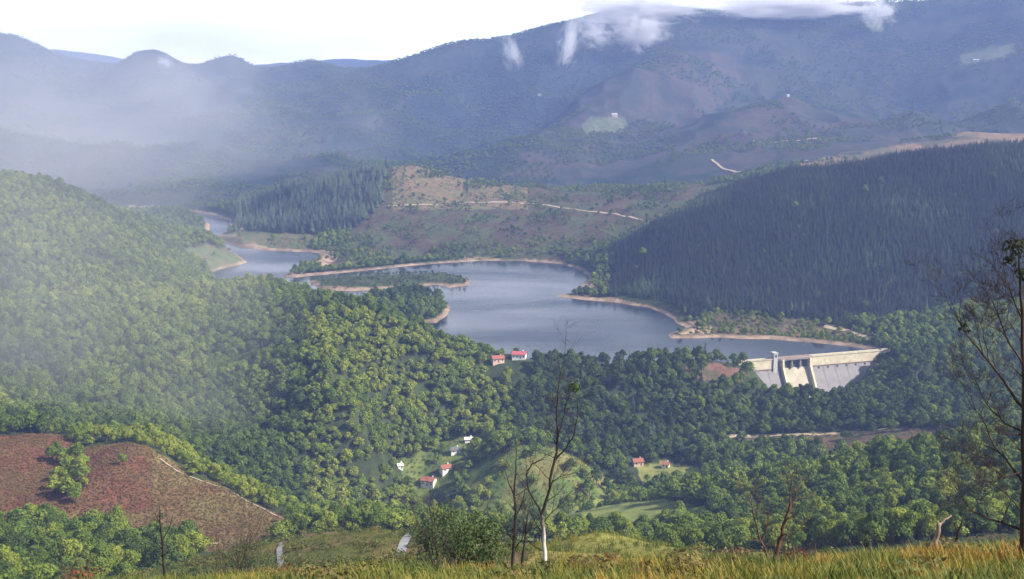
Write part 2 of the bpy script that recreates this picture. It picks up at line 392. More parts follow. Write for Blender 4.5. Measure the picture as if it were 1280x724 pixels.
# ------------------------------------------------------------------ materials
def node_mat(name):
    m = bpy.data.materials.new(name); m.use_nodes = True
    nt = m.node_tree; b = nt.nodes['Principled BSDF']; return m, nt, b
def noise_mat(name, c1, c2, scale=1.0, rough=.85, bump=.0, detail=5, spec=.25, coord='Object'):
    m, nt, b = node_mat(name)
    tc = nt.nodes.new('ShaderNodeTexCoord'); nz = nt.nodes.new('ShaderNodeTexNoise'); nz.inputs['Scale'].default_value = scale; nz.inputs['Detail'].default_value = detail
    rp = nt.nodes.new('ShaderNodeValToRGB'); rp.color_ramp.elements[0].position = .32; rp.color_ramp.elements[1].position = .68
    rp.color_ramp.elements[0].color = (*c1, 1); rp.color_ramp.elements[1].color = (*c2, 1)
    nt.links.new(tc.outputs[coord], nz.inputs['Vector']); nt.links.new(nz.outputs['Fac'], rp.inputs['Fac']); nt.links.new(rp.outputs['Color'], b.inputs['Base Color'])
    b.inputs['Roughness'].default_value = rough; b.inputs['Specular IOR Level'].default_value = spec
    if bump:
        bp = nt.nodes.new('ShaderNodeBump'); bp.inputs['Strength'].default_value = bump
        nt.links.new(nz.outputs['Fac'], bp.inputs['Height']); nt.links.new(bp.outputs['Normal'], b.inputs['Normal'])
    return m
def leaf_mat(name, cols, trans=.3, source='tint'):
    """foliage: each plant's own tint (0..1) picks along the ramp"""
    m, nt, b = node_mat(name)
    if source == 'tint':
        at_ = nt.nodes.new('ShaderNodeAttribute'); at_.attribute_type = 'INSTANCER'; at_.attribute_name = 'tint'; fac = at_.outputs['Fac']
    else:
        oi = nt.nodes.new('ShaderNodeObjectInfo'); fac = oi.outputs['Random']
    rp = nt.nodes.new('ShaderNodeValToRGB'); el = rp.color_ramp.elements
    for i, c in enumerate(cols):
        p = i / (len(cols) - 1)
        if i < 2: e = el[i]; e.position = p if i == 0 else p
        else: e = el.new(p)
        e.color = (*c, 1)
    g = nt.nodes.new('ShaderNodeNewGeometry')
    mp = nt.nodes.new('ShaderNodeMapRange'); mp.inputs['To Min'].default_value = .75; mp.inputs['To Max'].default_value = 1.25
    mul = nt.nodes.new('ShaderNodeMix'); mul.data_type = 'RGBA'; mul.blend_type = 'MULTIPLY'; mul.inputs['Factor'].default_value = 1
    nt.links.new(fac, rp.inputs['Fac']); nt.links.new(g.outputs['Random Per Island'], mp.inputs['Value'])
    nt.links.new(rp.outputs['Color'], mul.inputs['A']); nt.links.new(mp.outputs['Result'], mul.inputs['B'])
    nt.links.new(mul.outputs['Result'], b.inputs['Base Color'])
    b.inputs['Roughness'].default_value = .65; b.inputs['Specular IOR Level'].default_value = .25
    tr = nt.nodes.new('ShaderNodeBsdfTranslucent'); mx = nt.nodes.new('ShaderNodeMixShader'); mx.inputs['Fac'].default_value = trans
    nt.links.new(mul.outputs['Result'], tr.inputs['Color'])
    nt.links.new(b.outputs['BSDF'], mx.inputs[1]); nt.links.new(tr.outputs['BSDF'], mx.inputs[2])
    nt.links.new(mx.outputs['Shader'], nt.nodes['Material Output'].inputs['Surface'])
    return m
BROAD = [(.040, .066, .012), (.086, .135, .016), (.150, .205, .022), (.235, .270, .034)]
DARKC = [(.006, .011, .010), (.009, .018, .013), (.022, .038, .021), (.085, .115, .060)]
M = {}
M['broad'] = leaf_mat('broadleaf_foliage', BROAD)
M['broad_one'] = leaf_mat('broadleaf_foliage_single', BROAD, source='random')
M['conifer'] = leaf_mat('conifer_needles', DARKC, .12)
M['conifer_one'] = leaf_mat('conifer_needles_single', DARKC, .12, source='random')
M['grass'] = leaf_mat('dry_grass', [(.055, .085, .018), (.13, .155, .028), (.25, .205, .038), (.29, .15, .030)], .35)
M['bracken'] = leaf_mat('bracken', [(.135, .062, .034), (.155, .098, .040), (.16, .12, .045), (.11, .125, .035)], .25)
M['scrub'] = leaf_mat('scrub', [(.05, .075, .022), (.09, .11, .03), (.16, .13, .045), (.17, .085, .05)], .25)
M['bark'] = noise_mat('grey_bark', (.05, .042, .036), (.10, .085, .07), 6, bump=.4)
M['darkbark'] = noise_mat('dark_bark', (.022, .018, .018), (.05, .04, .036), 8, bump=.4)
M['twigbark'] = noise_mat('brown_bark', (.030, .020, .018), (.060, .040, .034), 8, bump=.4)
M['redbark'] = noise_mat('reddish_bark', (.07, .035, .028), (.13, .07, .05), 8, bump=.4)
M['white_bark'] = noise_mat('birch_bark', (.45, .42, .38), (.75, .72, .68), 7, bump=.3)
bm_, bnt, bb = node_mat('birch_bark_fading_upwards')
btc = bnt.nodes.new('ShaderNodeTexCoord'); bsx = bnt.nodes.new('ShaderNodeSeparateXYZ'); bnz = bnt.nodes.new('ShaderNodeTexNoise'); bnz.inputs['Scale'].default_value = 5; bnz.inputs['Detail'].default_value = 5
bma = bnt.nodes.new('ShaderNodeMath'); bma.operation = 'MULTIPLY_ADD'; bma.inputs[1].default_value = 1.5
brp = bnt.nodes.new('ShaderNodeValToRGB'); brp.color_ramp.elements[0].position = .48; brp.color_ramp.elements[0].color = (.58, .54, .49, 1); brp.color_ramp.elements[1].position = .78; brp.color_ramp.elements[1].color = (.030, .024, .022, 1)
bmr = bnt.nodes.new('ShaderNodeMapRange'); bmr.inputs['From Max'].default_value = 3.4
bnt.links.new(btc.outputs['Object'], bsx.inputs[0]); bnt.links.new(btc.outputs['Object'], bnz.inputs['Vector']); bnt.links.new(bnz.outputs['Fac'], bma.inputs[0]); bnt.links.new(bsx.outputs['Z'], bma.inputs[2])
bnt.links.new(bma.outputs[0], bmr.inputs['Value']); bnt.links.new(bmr.outputs['Result'], brp.inputs['Fac']); bnt.links.new(brp.outputs['Color'], bb.inputs['Base Color']); bb.inputs['Roughness'].default_value = .85
M['birch'] = bm_
M['dead_wood'] = noise_mat('dead_wood', (.17, .12, .09), (.30, .225, .17), 5, bump=.4)
M['shrub'] = leaf_mat('shrub_leaves', [(.05, .085, .024), (.065, .105, .028), (.09, .125, .034)], .25, source='random')
M['darkshrub'] = leaf_mat('dark_shrub_leaves', [(.018, .026, .012), (.03, .04, .016)], .15, source='random')
M['redshrub'] = leaf_mat('red_shrub_leaves', [(.14, .03, .02), (.20, .06, .03)], .25, source='random')
M['concrete'] = noise_mat('dam_concrete', (.17, .16, .165), (.24, .225, .225), .12, bump=.1, detail=8)
M['cream'] = noise_mat('pale_concrete', (.30, .27, .21), (.43, .39, .30), .15, bump=.1, detail=8)
M['crest'] = noise_mat('crest_concrete', (.44, .39, .28), (.58, .52, .39), .25, bump=.1, detail=8)
M['stain'] = noise_mat('rusty_concrete', (.26, .18, .14), (.36, .26, .20), .3)
M['steel'] = noise_mat('gate_steel', (.06, .06, .065), (.11, .11, .11), .8, rough=.5)
M['plaster'] = noise_mat('white_plaster', (.72, .70, .66), (.82, .80, .77), .5)
M['greyplaster'] = noise_mat('grey_plaster', (.34, .34, .33), (.44, .43, .42), .5)
M['pinkplaster'] = noise_mat('pink_plaster', (.48, .34, .27), (.58, .42, .34), .5)
M['tile'] = noise_mat('red_roof_tile', (.21, .075, .055), (.30, .12, .085), 1.2, bump=.3)
M['rose'] = noise_mat('rose_roof_tile', (.30, .07, .075), (.38, .11, .11), 1.2, bump=.3)
M['slate'] = noise_mat('grey_roof', (.09, .09, .10), (.16, .15, .16), 1.2, bump=.3)
M['wood'] = noise_mat('dark_wood', (.06, .035, .02), (.11, .07, .04), 2)
M['glass'] = noise_mat('window_glass', (.02, .025, .03), (.05, .055, .06), 1, rough=.1, spec=.5)
M['track'] = noise_mat('pale_dirt', (.26, .20, .14), (.38, .30, .21), .3)
M['road'] = noise_mat('grey_concrete_road', (.17, .17, .18), (.26, .26, .27), .4)

# ------------------------------------------------------------------ ground cover zones, painted where they lie
def inpoly(px, py, poly):
    ins = np.zeros(px.shape, bool); m = len(poly)
    for i in range(m):
        (x1, y1), (x2, y2) = poly[i], poly[(i + 1) % m]
        if y1 != y2: ins ^= ((y1 > py) != (y2 > py)) & (px < (x2 - x1) * (py - y1) / (y2 - y1) + x1)
    return ins
ZONES = [   # name, outline on the photo, nearest, farthest
    ('bracken', [(-300, 540), (0, 545), (78, 541), (100, 562), (170, 554), (192, 560), (240, 596), (300, 621), (372, 655), (335, 692), (240, 690), (190, 672), (90, 656), (0, 652), (-300, 652)], 560, 790),
    ('heath', [(330, 640), (420, 655), (520, 650), (640, 650), (900, 690), (1300, 690), (1300, 760), (245, 760), (262, 700)], 90, 480),
    ('valley', [(498, 578), (520, 562), (575, 543), (600, 555), (590, 575), (580, 600), (560, 618), (520, 616), (502, 600)], 900, 1110),
    ('mound', [(578, 610), (605, 575), (640, 556), (690, 560), (760, 598), (790, 616), (700, 626), (590, 626)], 880, 1010),
    ('meadow', [(560, 622), (700, 626), (800, 618), (880, 634), (900, 655), (820, 672), (700, 680), (600, 675), (540, 650)], 560, 960),
    ('field', [(792, 582), (835, 577), (878, 585), (880, 602), (800, 606)], 900, 1060),
    ('band', [(868, 547), (960, 546), (1050, 540), (1130, 532), (1210, 540), (1190, 556), (1060, 572), (960, 560)], 900, 1080),
    ('knoll', [(846, 458), (900, 452), (935, 462), (925, 476), (870, 474)], 1090, 1180),
    ('openhill', [(482, 196), (512, 200), (560, 218), (900, 222), (860, 262), (800, 305), (740, 325), (640, 322), (540, 326), (430, 340), (350, 346), (400, 316), (430, 300), (478, 255)], 1780, 2460),
    ('shorebrown', [(850, 402), (900, 388), (960, 395), (1080, 412), (1120, 432), (1060, 434), (980, 424), (850, 420)], 1270, 1460),
    ('spit', [(228, 312), (262, 303), (315, 327), (265, 340), (245, 330)], 1650, 2010),
    ('spit', [(268, 298), (300, 288), (400, 292), (395, 316), (330, 314), (272, 304)], 1930, 2240),
    ('rightpatch', [(1060, 660), (1120, 636), (1200, 640), (1200, 660), (1080, 676)], 380, 560),
    ('ridgegrass', [(880, 240), (1040, 196), (1130, 178), (1300, 145), (1300, 205), (1000, 215)], 2150, 2850),
    ('fardark', [(620, 60), (760, 72), (840, 66), (760, 102), (690, 148), (640, 195), (610, 225), (470, 220), (440, 190), (520, 120)], 2500, 4700),
    ('farbrown', [(850, 62), (935, 66), (930, 110), (880, 150), (830, 200), (760, 222), (630, 222), (690, 150), (760, 103)], 2500, 4300),
    ('farbrown', [(985, 113), (1060, 146), (1130, 166), (1205, 172), (1040, 196), (860, 215), (830, 212), (895, 160), (930, 135)], 2500, 3450),
    ('farfield', [(726, 156), (745, 146), (780, 147), (787, 158), (770, 166), (735, 166)], 2800, 4000),
    ('farfield', [(1205, 70), (1250, 58), (1275, 55), (1278, 66), (1240, 78), (1210, 82)], 3000, 4800),
    ('farfield', [(1085, 30), (1108, 28), (1110, 42), (1095, 40)], 3500, 4800),
]
def zone_masks(x, y, z):
    px, py = project(x, y, z); out = {}; r = np.hypot(x, y)
    wob = np.maximum(r * .012, .5) * (1 + 2 * smooth(2400, 2700, r)); y_ = y; y = y + 1.3 * z
    qx = px + 13 * (fbm(x / wob, y / wob, 15, 3) - .5) + 16 * (fbm(x / wob / 4, y / wob / 4, 16, 3) - .5); qy = py + 5 * (fbm(x / wob, y / wob, 17, 3) - .5) + 7 * (fbm(x / wob / 4, y / wob / 4, 18, 3) - .5)
    for name, poly, y0, y1 in ZONES:
        m = inpoly(qx, qy, poly) & (y_ > y0) & (y_ < y1)
        out[name] = out.get(name, np.zeros(x.shape, bool)) | m
    return out, px, py
def paint(x, y, z, s):
    zm, px, py = zone_masks(x, y, z); r = np.hypot(x, y)
    ys = y + 1.3 * z * (r > 2400)
    n1 = fbm(x / 60, ys / 60, 11, 4)[:, None]; n2 = fbm(x / 14, ys / 14, 12, 4)[:, None]; n3 = fbm(x / 220, ys / 220, 13, 4)[:, None]
    mix = lambda a, b, t: np.array(a)[None] * (1 - t) + np.array(b)[None] * t
    st = lambda n, a, b: smooth(a, b, n)
    c = mix((.030, .040, .018), (.045, .058, .022), st(n2, .35, .65))                    # woodland floor
    far = r > 2480
    cf = mix((.014, .026, .022), (.030, .038, .026), st(n3, .38, .62)); cf = cf * (.6 + .8 * n2)
    t = st(n1, .50, .64) * .5
    cf = cf * (1 - t) + np.array((.050, .046, .036))[None] * t
    spur = (np.exp(-((px - 985) / 130) ** 2) * (py > 105) * (y > 2550) * (y < 3500)).clip(0, 1)[:, None] * st(n1, .35, .6) * .7
    cf = cf * (1 - spur) + np.array((.060, .046, .040))[None] * spur
    c[far] = cf[far]
    def put(name, a, b, lo=.38, hi=.62, n=n2):
        m = zm[name]; c[m] = mix(a, b, st(n, lo, hi))[m]
    put('bracken', (.12, .075, .034), (.14, .105, .042)); 
    m = zm['bracken'] & (px < 190) & (py < 640); c[m] = mix((.13, .056, .034), (.11, .066, .034), st(n2, .4, .65))[m]
    put('heath', (.08, .085, .030), (.125, .088, .045)); put('valley', (.07, .10, .03), (.14, .17, .045)); put('mound', (.085, .125, .030), (.14, .135, .042))
    put('meadow', (.09, .12, .035), (.17, .19, .05)); put('field', (.17, .18, .055), (.20, .20, .06)); put('band', (.10, .062, .045), (.085, .08, .04))
    put('knoll', (.14, .075, .06), (.08, .07, .04)); put('shorebrown', (.06, .055, .03), (.10, .075, .045)); put('rightpatch', (.12, .075, .045), (.10, .11, .04))
    put('openhill', (.060, .044, .028), (.056, .066, .028), n=n1); put('spit', (.10, .085, .045), (.075, .095, .04)); put('ridgegrass', (.085, .075, .040), (.17, .115, .065), n=n1)
    m = zm['openhill'] & (px > 490) & (px < 660) & (py < 262); c[m] = mix((.10, .10, .042), (.14, .10, .055), st(n2, .4, .6))[m]
    m = zm['fardark']; c[m] = mix((.014, .024, .026), (.022, .034, .030), st(n2, .35, .65))[m]
    put('farbrown', (.030, .036, .032), (.052, .044, .038), n=n1)
    put('farfield', (.072, .088, .052), (.10, .108, .066))
    mn = (r < 95); c[mn] = mix((.12, .10, .035), (.24, .16, .05), st(n2, .35, .65))[mn]
    mm = (y > 130) & (y < 260) & (px > 660) & (px < 900); c[mm] = mix((.17, .165, .045), (.22, .17, .055), st(n2, .4, .62))[mm]
    # bare drawdown band round the water
    band = (1 - smooth(1.9, 3.0, z + (n2[:, 0] - .5) * 1.8 + (n1[:, 0] - .5) * 4)) * (s < 30) * ~(((x - DAM_A.x) * dno.x + (y - DAM_A.y) * dno.y > -1) & ((x - DAM_A.x) * dax.x + (y - DAM_A.y) * dax.y > -60))
    sand = mix((.16, .115, .082), (.29, .21, .15), st(n2, .3, .7))
    c = c * (1 - band[:, None]) + sand * band[:, None]
    return c

# ------------------------------------------------------------------ terrain sheets
def az_columns():
    d = math.radians(25.5); a = list(np.linspace(-d, d, 600)); st_ = d / 300
    e = []; v = d
    while v < math.pi - .06:
        st_ = min(st_ * 1.35, .09); v += st_; e.append(v)
    e = [q for q in e if q < math.pi - .01]
    return np.array([-q for q in e[::-1]] + a + e)
def rings():
    r = [3.0]
    while r[-1] < 9100:
        q = r[-1]
        k = .0105 if q < 300 else .0060 if q < 1050 else .0026 if q < 1700 else .0032 if q < 2500 else .005 if q < 5000 else .03
        r.append(q * (1 + k))
    return np.array(r)
AZ, RG = az_columns(), rings()
gx = (RG[:, None] * np.sin(AZ)[None]).ravel(); gy = (RG[:, None] * np.cos(AZ)[None]).ravel()
gz, gs = ground(gx, gy, True)
gc = paint(gx, gy, gz, gs)
NA = len(AZ)
gm, nt, b = node_mat('ground_cover')
an = nt.nodes.new('ShaderNodeAttribute'); an.attribute_name = 'cover'
ge = nt.nodes.new('ShaderNodeNewGeometry')
na = nt.nodes.new('ShaderNodeTexNoise'); na.inputs['Scale'].default_value = .09; na.inputs['Detail'].default_value = 9; na.inputs['Roughness'].default_value = .65
nb = nt.nodes.new('ShaderNodeTexNoise'); nb.inputs['Scale'].default_value = 1.7; nb.inputs['Detail'].default_value = 6
ad = nt.nodes.new('ShaderNodeMath'); ad.operation = 'ADD'
mr = nt.nodes.new('ShaderNodeMapRange'); mr.inputs['From Min'].default_value = .65; mr.inputs['From Max'].default_value = 1.35; mr.inputs['To Min'].default_value = .5; mr.inputs['To Max'].default_value = 1.5
mu = nt.nodes.new('ShaderNodeMix'); mu.data_type = 'RGBA'; mu.blend_type = 'MULTIPLY'; mu.inputs['Factor'].default_value = 1
bp = nt.nodes.new('ShaderNodeBump'); bp.inputs['Strength'].default_value = .5; bp.inputs['Distance'].default_value = 2.5
for q in (na, nb): nt.links.new(ge.outputs['Position'], q.inputs['Vector'])
nt.links.new(na.outputs['Fac'], ad.inputs[0]); nt.links.new(nb.outputs['Fac'], ad.inputs[1]); nt.links.new(ad.outputs[0], mr.inputs['Value'])
nt.links.new(an.outputs['Color'], mu.inputs['A']); nt.links.new(mr.outputs['Result'], mu.inputs['B']); nt.links.new(mu.outputs['Result'], b.inputs['Base Color'])
nt.links.new(na.outputs['Fac'], bp.inputs['Height']); nt.links.new(bp.outputs['Normal'], b.inputs['Normal'])
b.inputs['Roughness'].default_value = .95; b.inputs['Specular IOR Level'].default_value = .1
def sheet(name, i0, i1, centre=False):
    v = np.stack([gx, gy, gz], 1)[i0 * NA:i1 * NA]; col = gc[i0 * NA:i1 * NA]; rows = i1 - i0
    idx = np.arange(rows * NA).reshape(rows, NA); nx = np.roll(idx, -1, 1)
    quads = np.stack([idx[:-1], nx[:-1], nx[1:], idx[1:]], -1).reshape(-1, 4)[:, ::-1]
    nv = len(v)
    if centre:
        v = np.vstack([v, [[0, 0, CZ - 1.7]]]); col = np.vstack([col, col[:1]])
    me = bpy.data.meshes.new(name)
    tri = np.stack([idx[0], nx[0], np.full(NA, nv)], 1) if centre else np.zeros((0, 3), int)
    me.vertices.add(len(v)); me.vertices.foreach_set('co', v.astype(np.float32).ravel())
    loops = np.concatenate([quads.ravel(), tri.ravel()]).astype(np.int32); me.loops.add(len(loops)); me.loops.foreach_set('vertex_index', loops)
    starts = np.concatenate([np.arange(len(quads)) * 4, len(quads) * 4 + np.arange(len(tri)) * 3]).astype(np.int32)
    me.polygons.add(len(starts)); me.polygons.foreach_set('loop_start', starts)
    me.polygons.foreach_set('use_smooth', np.ones(len(starts), bool))
    me.update(calc_edges=True); me.validate()
    at_ = me.attributes.new('cover', 'FLOAT_COLOR', 'POINT'); at_.data.foreach_set('color', np.hstack([col, np.ones((len(col), 1))]).astype(np.float32).ravel())
    me.materials.append(gm)
    o = link(name, me); o['kind'] = 'structure'; return o
i_far = int(np.searchsorted(RG, 2520))
sheet('ground', 0, i_far + 1, True)
sheet('mountains', i_far, len(RG))

# ------------------------------------------------------------------ water
wm, nt, b = node_mat('lake_water')
b.inputs['Base Color'].default_value = (.010, .018, .028, 1); b.inputs['Roughness'].default_value = .16; b.inputs['IOR'].default_value = 1.33; b.inputs['Specular IOR Level'].default_value = .5
ge = nt.nodes.new('ShaderNodeNewGeometry'); mp = nt.nodes.new('ShaderNodeMapping'); mp.inputs['Scale'].default_value = (.25, .6, 1)
nz = nt.nodes.new('ShaderNodeTexNoise'); nz.inputs['Scale'].default_value = .5; nz.inputs['Detail'].default_value = 4
bp = nt.nodes.new('ShaderNodeBump'); bp.inputs['Strength'].default_value = .35; bp.inputs['Distance'].default_value = .5
nr = nt.nodes.new('ShaderNodeTexNoise'); nr.inputs['Scale'].default_value = .012; nr.inputs['Detail'].default_value = 5; rr_ = nt.nodes.new('ShaderNodeMapRange'); rr_.inputs['From Min'].default_value = .35; rr_.inputs['From Max'].default_value = .65; rr_.inputs['To Min'].default_value = .07; rr_.inputs['To Max'].default_value = .34
nt.links.new(mp.outputs['Vector'], nr.inputs['Vector']); nt.links.new(nr.outputs['Fac'], rr_.inputs['Value']); nt.links.new(rr_.outputs['Result'], b.inputs['Roughness'])
nt.links.new(ge.outputs['Position'], mp.inputs['Vector']); nt.links.new(mp.outputs['Vector'], nz.inputs['Vector']); nt.links.new(nz.outputs['Fac'], bp.inputs['Height']); nt.links.new(bp.outputs['Normal'], b.inputs['Normal'])
bm = bmesh.new()
lp = np.array(lake)
# widen the sheet slightly so that it tucks under the banks
nrm = np.roll(lp, -1, 0) - np.roll(lp, 1, 0); nrm = np.stack([nrm[:, 1], -nrm[:, 0]], 1); nrm /= np.linalg.norm(nrm, axis=1)[:, None]
area = .5 * np.sum(lp[:, 0] * np.roll(lp[:, 1], -1) - np.roll(lp[:, 0], -1) * lp[:, 1])
dd = np.array([abs((p[0] - DAM_A.x) * dno.x + (p[1] - DAM_A.y) * dno.y) < 3 for p in lp])
lp2 = lp + nrm * (1.2 if area > 0 else -1.2) * (~dd)[:, None]
f = bm.faces.new([bm.verts.new((p[0], p[1], 0)) for p in lp2]); f.normal_update()
if f.normal.z < 0: f.normal_flip()
bmesh.ops.triangulate(bm, faces=[f])
me = bpy.data.meshes.new('reservoir_water'); bm.to_mesh(me); bm.free(); me.materials.append(wm)
link('reservoir_water', me)['kind'] = 'structure'

# ------------------------------------------------------------------ plant meshes
def leaf_cloud(lobes, nper, size, seed, squash=.85, flat=.0):
    """many small leaf sprays spread through overlapping lobes"""
    g = np.random.default_rng(seed); V, Fc = [], []
    for (lx, ly, lz, lr) in lobes:
        k = int(nper * (lr ** 2))
        d = g.normal(size=(k, 3)); d /= np.linalg.norm(d, axis=1)[:, None]; d[:, 2] = np.where(d[:, 2] < -.55, -d[:, 2], d[:, 2])
        rad = lr * (.62 + .45 * g.random(k) ** .7)
        c = np.array([lx, ly, lz]) + d * rad[:, None] * np.array([1, 1, squash])
        nn = d + g.normal(size=(k, 3)) * .38; nn[:, 2] += flat; nn /= np.linalg.norm(nn, axis=1)[:, None]
        a = np.cross(nn, g.normal(size=(k, 3))); a /= np.linalg.norm(a, axis=1)[:, None]; bb = np.cross(nn, a)
        s = size * (.6 + .8 * g.random(k))[:, None]
        q = np.stack([c - a * s, c - bb * s * .55 + nn * s * .12, c + a * s, c + bb * s * .55 + nn * s * .12], 1).reshape(-1, 3)
        base = sum(len(v) for v in V); V.append(q); Fc.append((np.arange(k)[:, None] * 4 + np.arange(4)[None]) + base)
    return np.vstack(V), [tuple(f_) for f_ in np.vstack(Fc)]
def broad_lobes(seed, R=4.0, H=9.5):
    g = random.Random(seed); L = [(0, 0, H - R * .75, R * .72)]
    for i in range(7):
        a = i * 2 * math.pi / 7 + g.uniform(-.4, .4); d = R * g.uniform(.45, .72)
        L.append((math.cos(a) * d, math.sin(a) * d, H * g.uniform(.42, .72), R * g.uniform(.36, .54)))
    for i in range(3):
        a = g.uniform(0, 6.28); d = R * g.uniform(.1, .35)
        L.append((math.cos(a) * d, math.sin(a) * d, H - R * g.uniform(.25, .45), R * g.uniform(.32, .45)))
    return L
def trunk_mb(H, r, seed, limbs=4):
    g = random.Random(seed); m = MB()
    m.tube([Vector((0, 0, -1)), Vector((g.uniform(-.1, .1), .1, H * .3)), Vector((g.uniform(-.3, .3), g.uniform(-.3, .3), H * .8))], [r * 1.3, r, r * .35], 6)
    for i in range(limbs):
        a = g.uniform(0, 6.28); z = H * g.uniform(.3, .5)
        m.tube([Vector((0, 0, z)), Vector((math.cos(a) * H * .13, math.sin(a) * H * .13, z + H * .13)), Vector((math.cos(a) * H * .26, math.sin(a) * H * .26, z + H * .24))], [r * .5, r * .35, r * .1], 5)
    return m
def conifer_geo(seed, H=17.0, R=2.6, layers=11):
    g = random.Random(seed); V, Fc = [], []
    for l in range(layers):
        t = l / (layers - 1); z = H * (.16 + .80 * t); r = R * (1 - t) ** .85 * g.uniform(.85, 1.12) + .25
        k = 9 if t < .6 else 6
        for i in range(k):
            a = 2 * math.pi * (i + g.uniform(-.3, .3)) / k + l * .7; rr = r * g.uniform(.75, 1.15); w = .30 + .45 * (1 - t); dz = -rr * g.uniform(.18, .42)
            ca_, sa = math.cos(a), math.sin(a); b_ = len(V)
            V += [(0, 0, z + .9), (ca_ * rr * .6 - sa * w * rr * .42, sa * rr * .6 + ca_ * w * rr * .42, z + dz * .5), (ca_ * rr, sa * rr, z + dz), (ca_ * rr * .6 + sa * w * rr * .42, sa * rr * .6 - ca_ * w * rr * .42, z + dz * .5), (ca_ * rr * .5, sa * rr * .5, z + .35)]
            Fc += [(b_, b_ + 1, b_ + 4), (b_ + 1, b_ + 2, b_ + 4), (b_ + 2, b_ + 3, b_ + 4), (b_ + 3, b_, b_ + 4)]
    b_ = len(V); V += [(-.3, 0, H * .93), (.3, 0, H * .93), (0, .3, H * .93), (0, 0, H * 1.04)]; Fc += [(b_, b_ + 1, b_ + 3), (b_ + 1, b_ + 2, b_ + 3), (b_ + 2, b_, b_ + 3)]
    return V, Fc
def proto_collection(name, meshes):
    c = bpy.data.collections.new(name)
    for i, me in enumerate(meshes):
        o = bpy.data.objects.new('%s_%02d' % (name, i), me); c.objects.link(o)
    return c
def whole_tree(name, crown, trunk, fm, bmt):
    (V, Fc) = crown; b_ = len(V); vv = [tuple(v) for v in V] + trunk.v
    return mesh(name, vv, list(Fc) + [tuple(i + b_ for i in f_) for f_ in trunk.f], [fm, bmt], [0] * len(Fc) + [1] * len(trunk.f))
NB, NC = 7, 5
broad_crowns = [leaf_cloud(broad_lobes(100 + i, R=3.6 + .25 * (i % 4), H=9 + .5 * (i % 3)), 13, .62, 200 + i) for i in range(NB)]
near_crowns = [leaf_cloud(broad_lobes(100 + i, R=3.6 + .25 * (i % 4), H=9 + .5 * (i % 3)), 44, .36, 300 + i) for i in range(NB)]
broad_trunks = [trunk_mb(9, .22, 400 + i, 3) for i in range(NB)]
con_geo = [conifer_geo(500 + i, 15 + 1.2 * i, 2.5 + .15 * i) for i in range(NC)]
def con_trunk(i):
    m = MB(); H = 15 + 1.2 * i; m.tube([Vector((0, 0, -1)), Vector((0, 0, H * .5)), Vector((0, 0, H * .96))], [.26, .18, .04], 5); return m
c_broad = proto_collection('broadleaf_source', [whole_tree('broadleaf_%d' % i, broad_crowns[i], broad_trunks[i], M['broad'], M['bark']) for i in range(NB)])
c_con = proto_collection('conifer_source', [whole_tree('conifer_%d' % i, con_geo[i], con_trunk(i), M['conifer'], M['bark']) for i in range(NC)])
def tuft(seed, nblade, h, w, spread, lean):
    g = random.Random(seed); V, Fc = [], []
    for i in range(nblade):
        a = g.uniform(0, 6.28); x, y = g.gauss(0, spread), g.gauss(0, spread); l = h * g.uniform(.55, 1.15); b_ = len(V)
        dx, dy = math.cos(a) * lean * l * g.uniform(.3, 1), math.sin(a) * lean * l * g.uniform(.3, 1); tx, ty = -math.sin(a) * w, math.cos(a) * w
        V += [(x - tx, y - ty, -.05), (x + tx, y + ty, -.05), (x + dx * .45 + tx * .8, y + dy * .45 + ty * .8, l * .6), (x + dx * .45 - tx * .8, y + dy * .45 - ty * .8, l * .6), (x + dx, y + dy, l * .95)]
        Fc += [(b_, b_ + 1, b_ + 2, b_ + 3), (b_ + 3, b_ + 2, b_ + 4)]
    return V, Fc
c_grass = proto_collection('grass_source', [mesh('grass_tuft_%d' % i, *tuft(600 + i, 26, .36, .010, .13, .8), M['grass']) for i in range(5)])
c_brack = proto_collection('bracken_source', [mesh('bracken_clump_%d' % i, *leaf_cloud([(0, 0, .25, .8), (.5, .3, .2, .6), (-.4, .4, .2, .6)], 22, .34, 620 + i, .6, .3), M['bracken']) for i in range(4)])
c_fern = proto_collection('fern_source', [mesh('fern_clump_%d' % i, *leaf_cloud([(0, 0, .18, .5), (.35, .2, .14, .4), (-.3, .3, .16, .4), (.1, -.4, .12, .35)], 170, .085, 660 + i, .7, .3), M['bracken']) for i in range(4)])
c_scrub = proto_collection('scrub_source', [mesh('scrub_clump_%d' % i, *leaf_cloud([(0, 0, .5, .9), (.6, .3, .4, .7), (-.5, .4, .4, .7), (.1, -.6, .4, .6)], 46, .17, 640 + i, .8), M['scrub']) for i in range(4)])

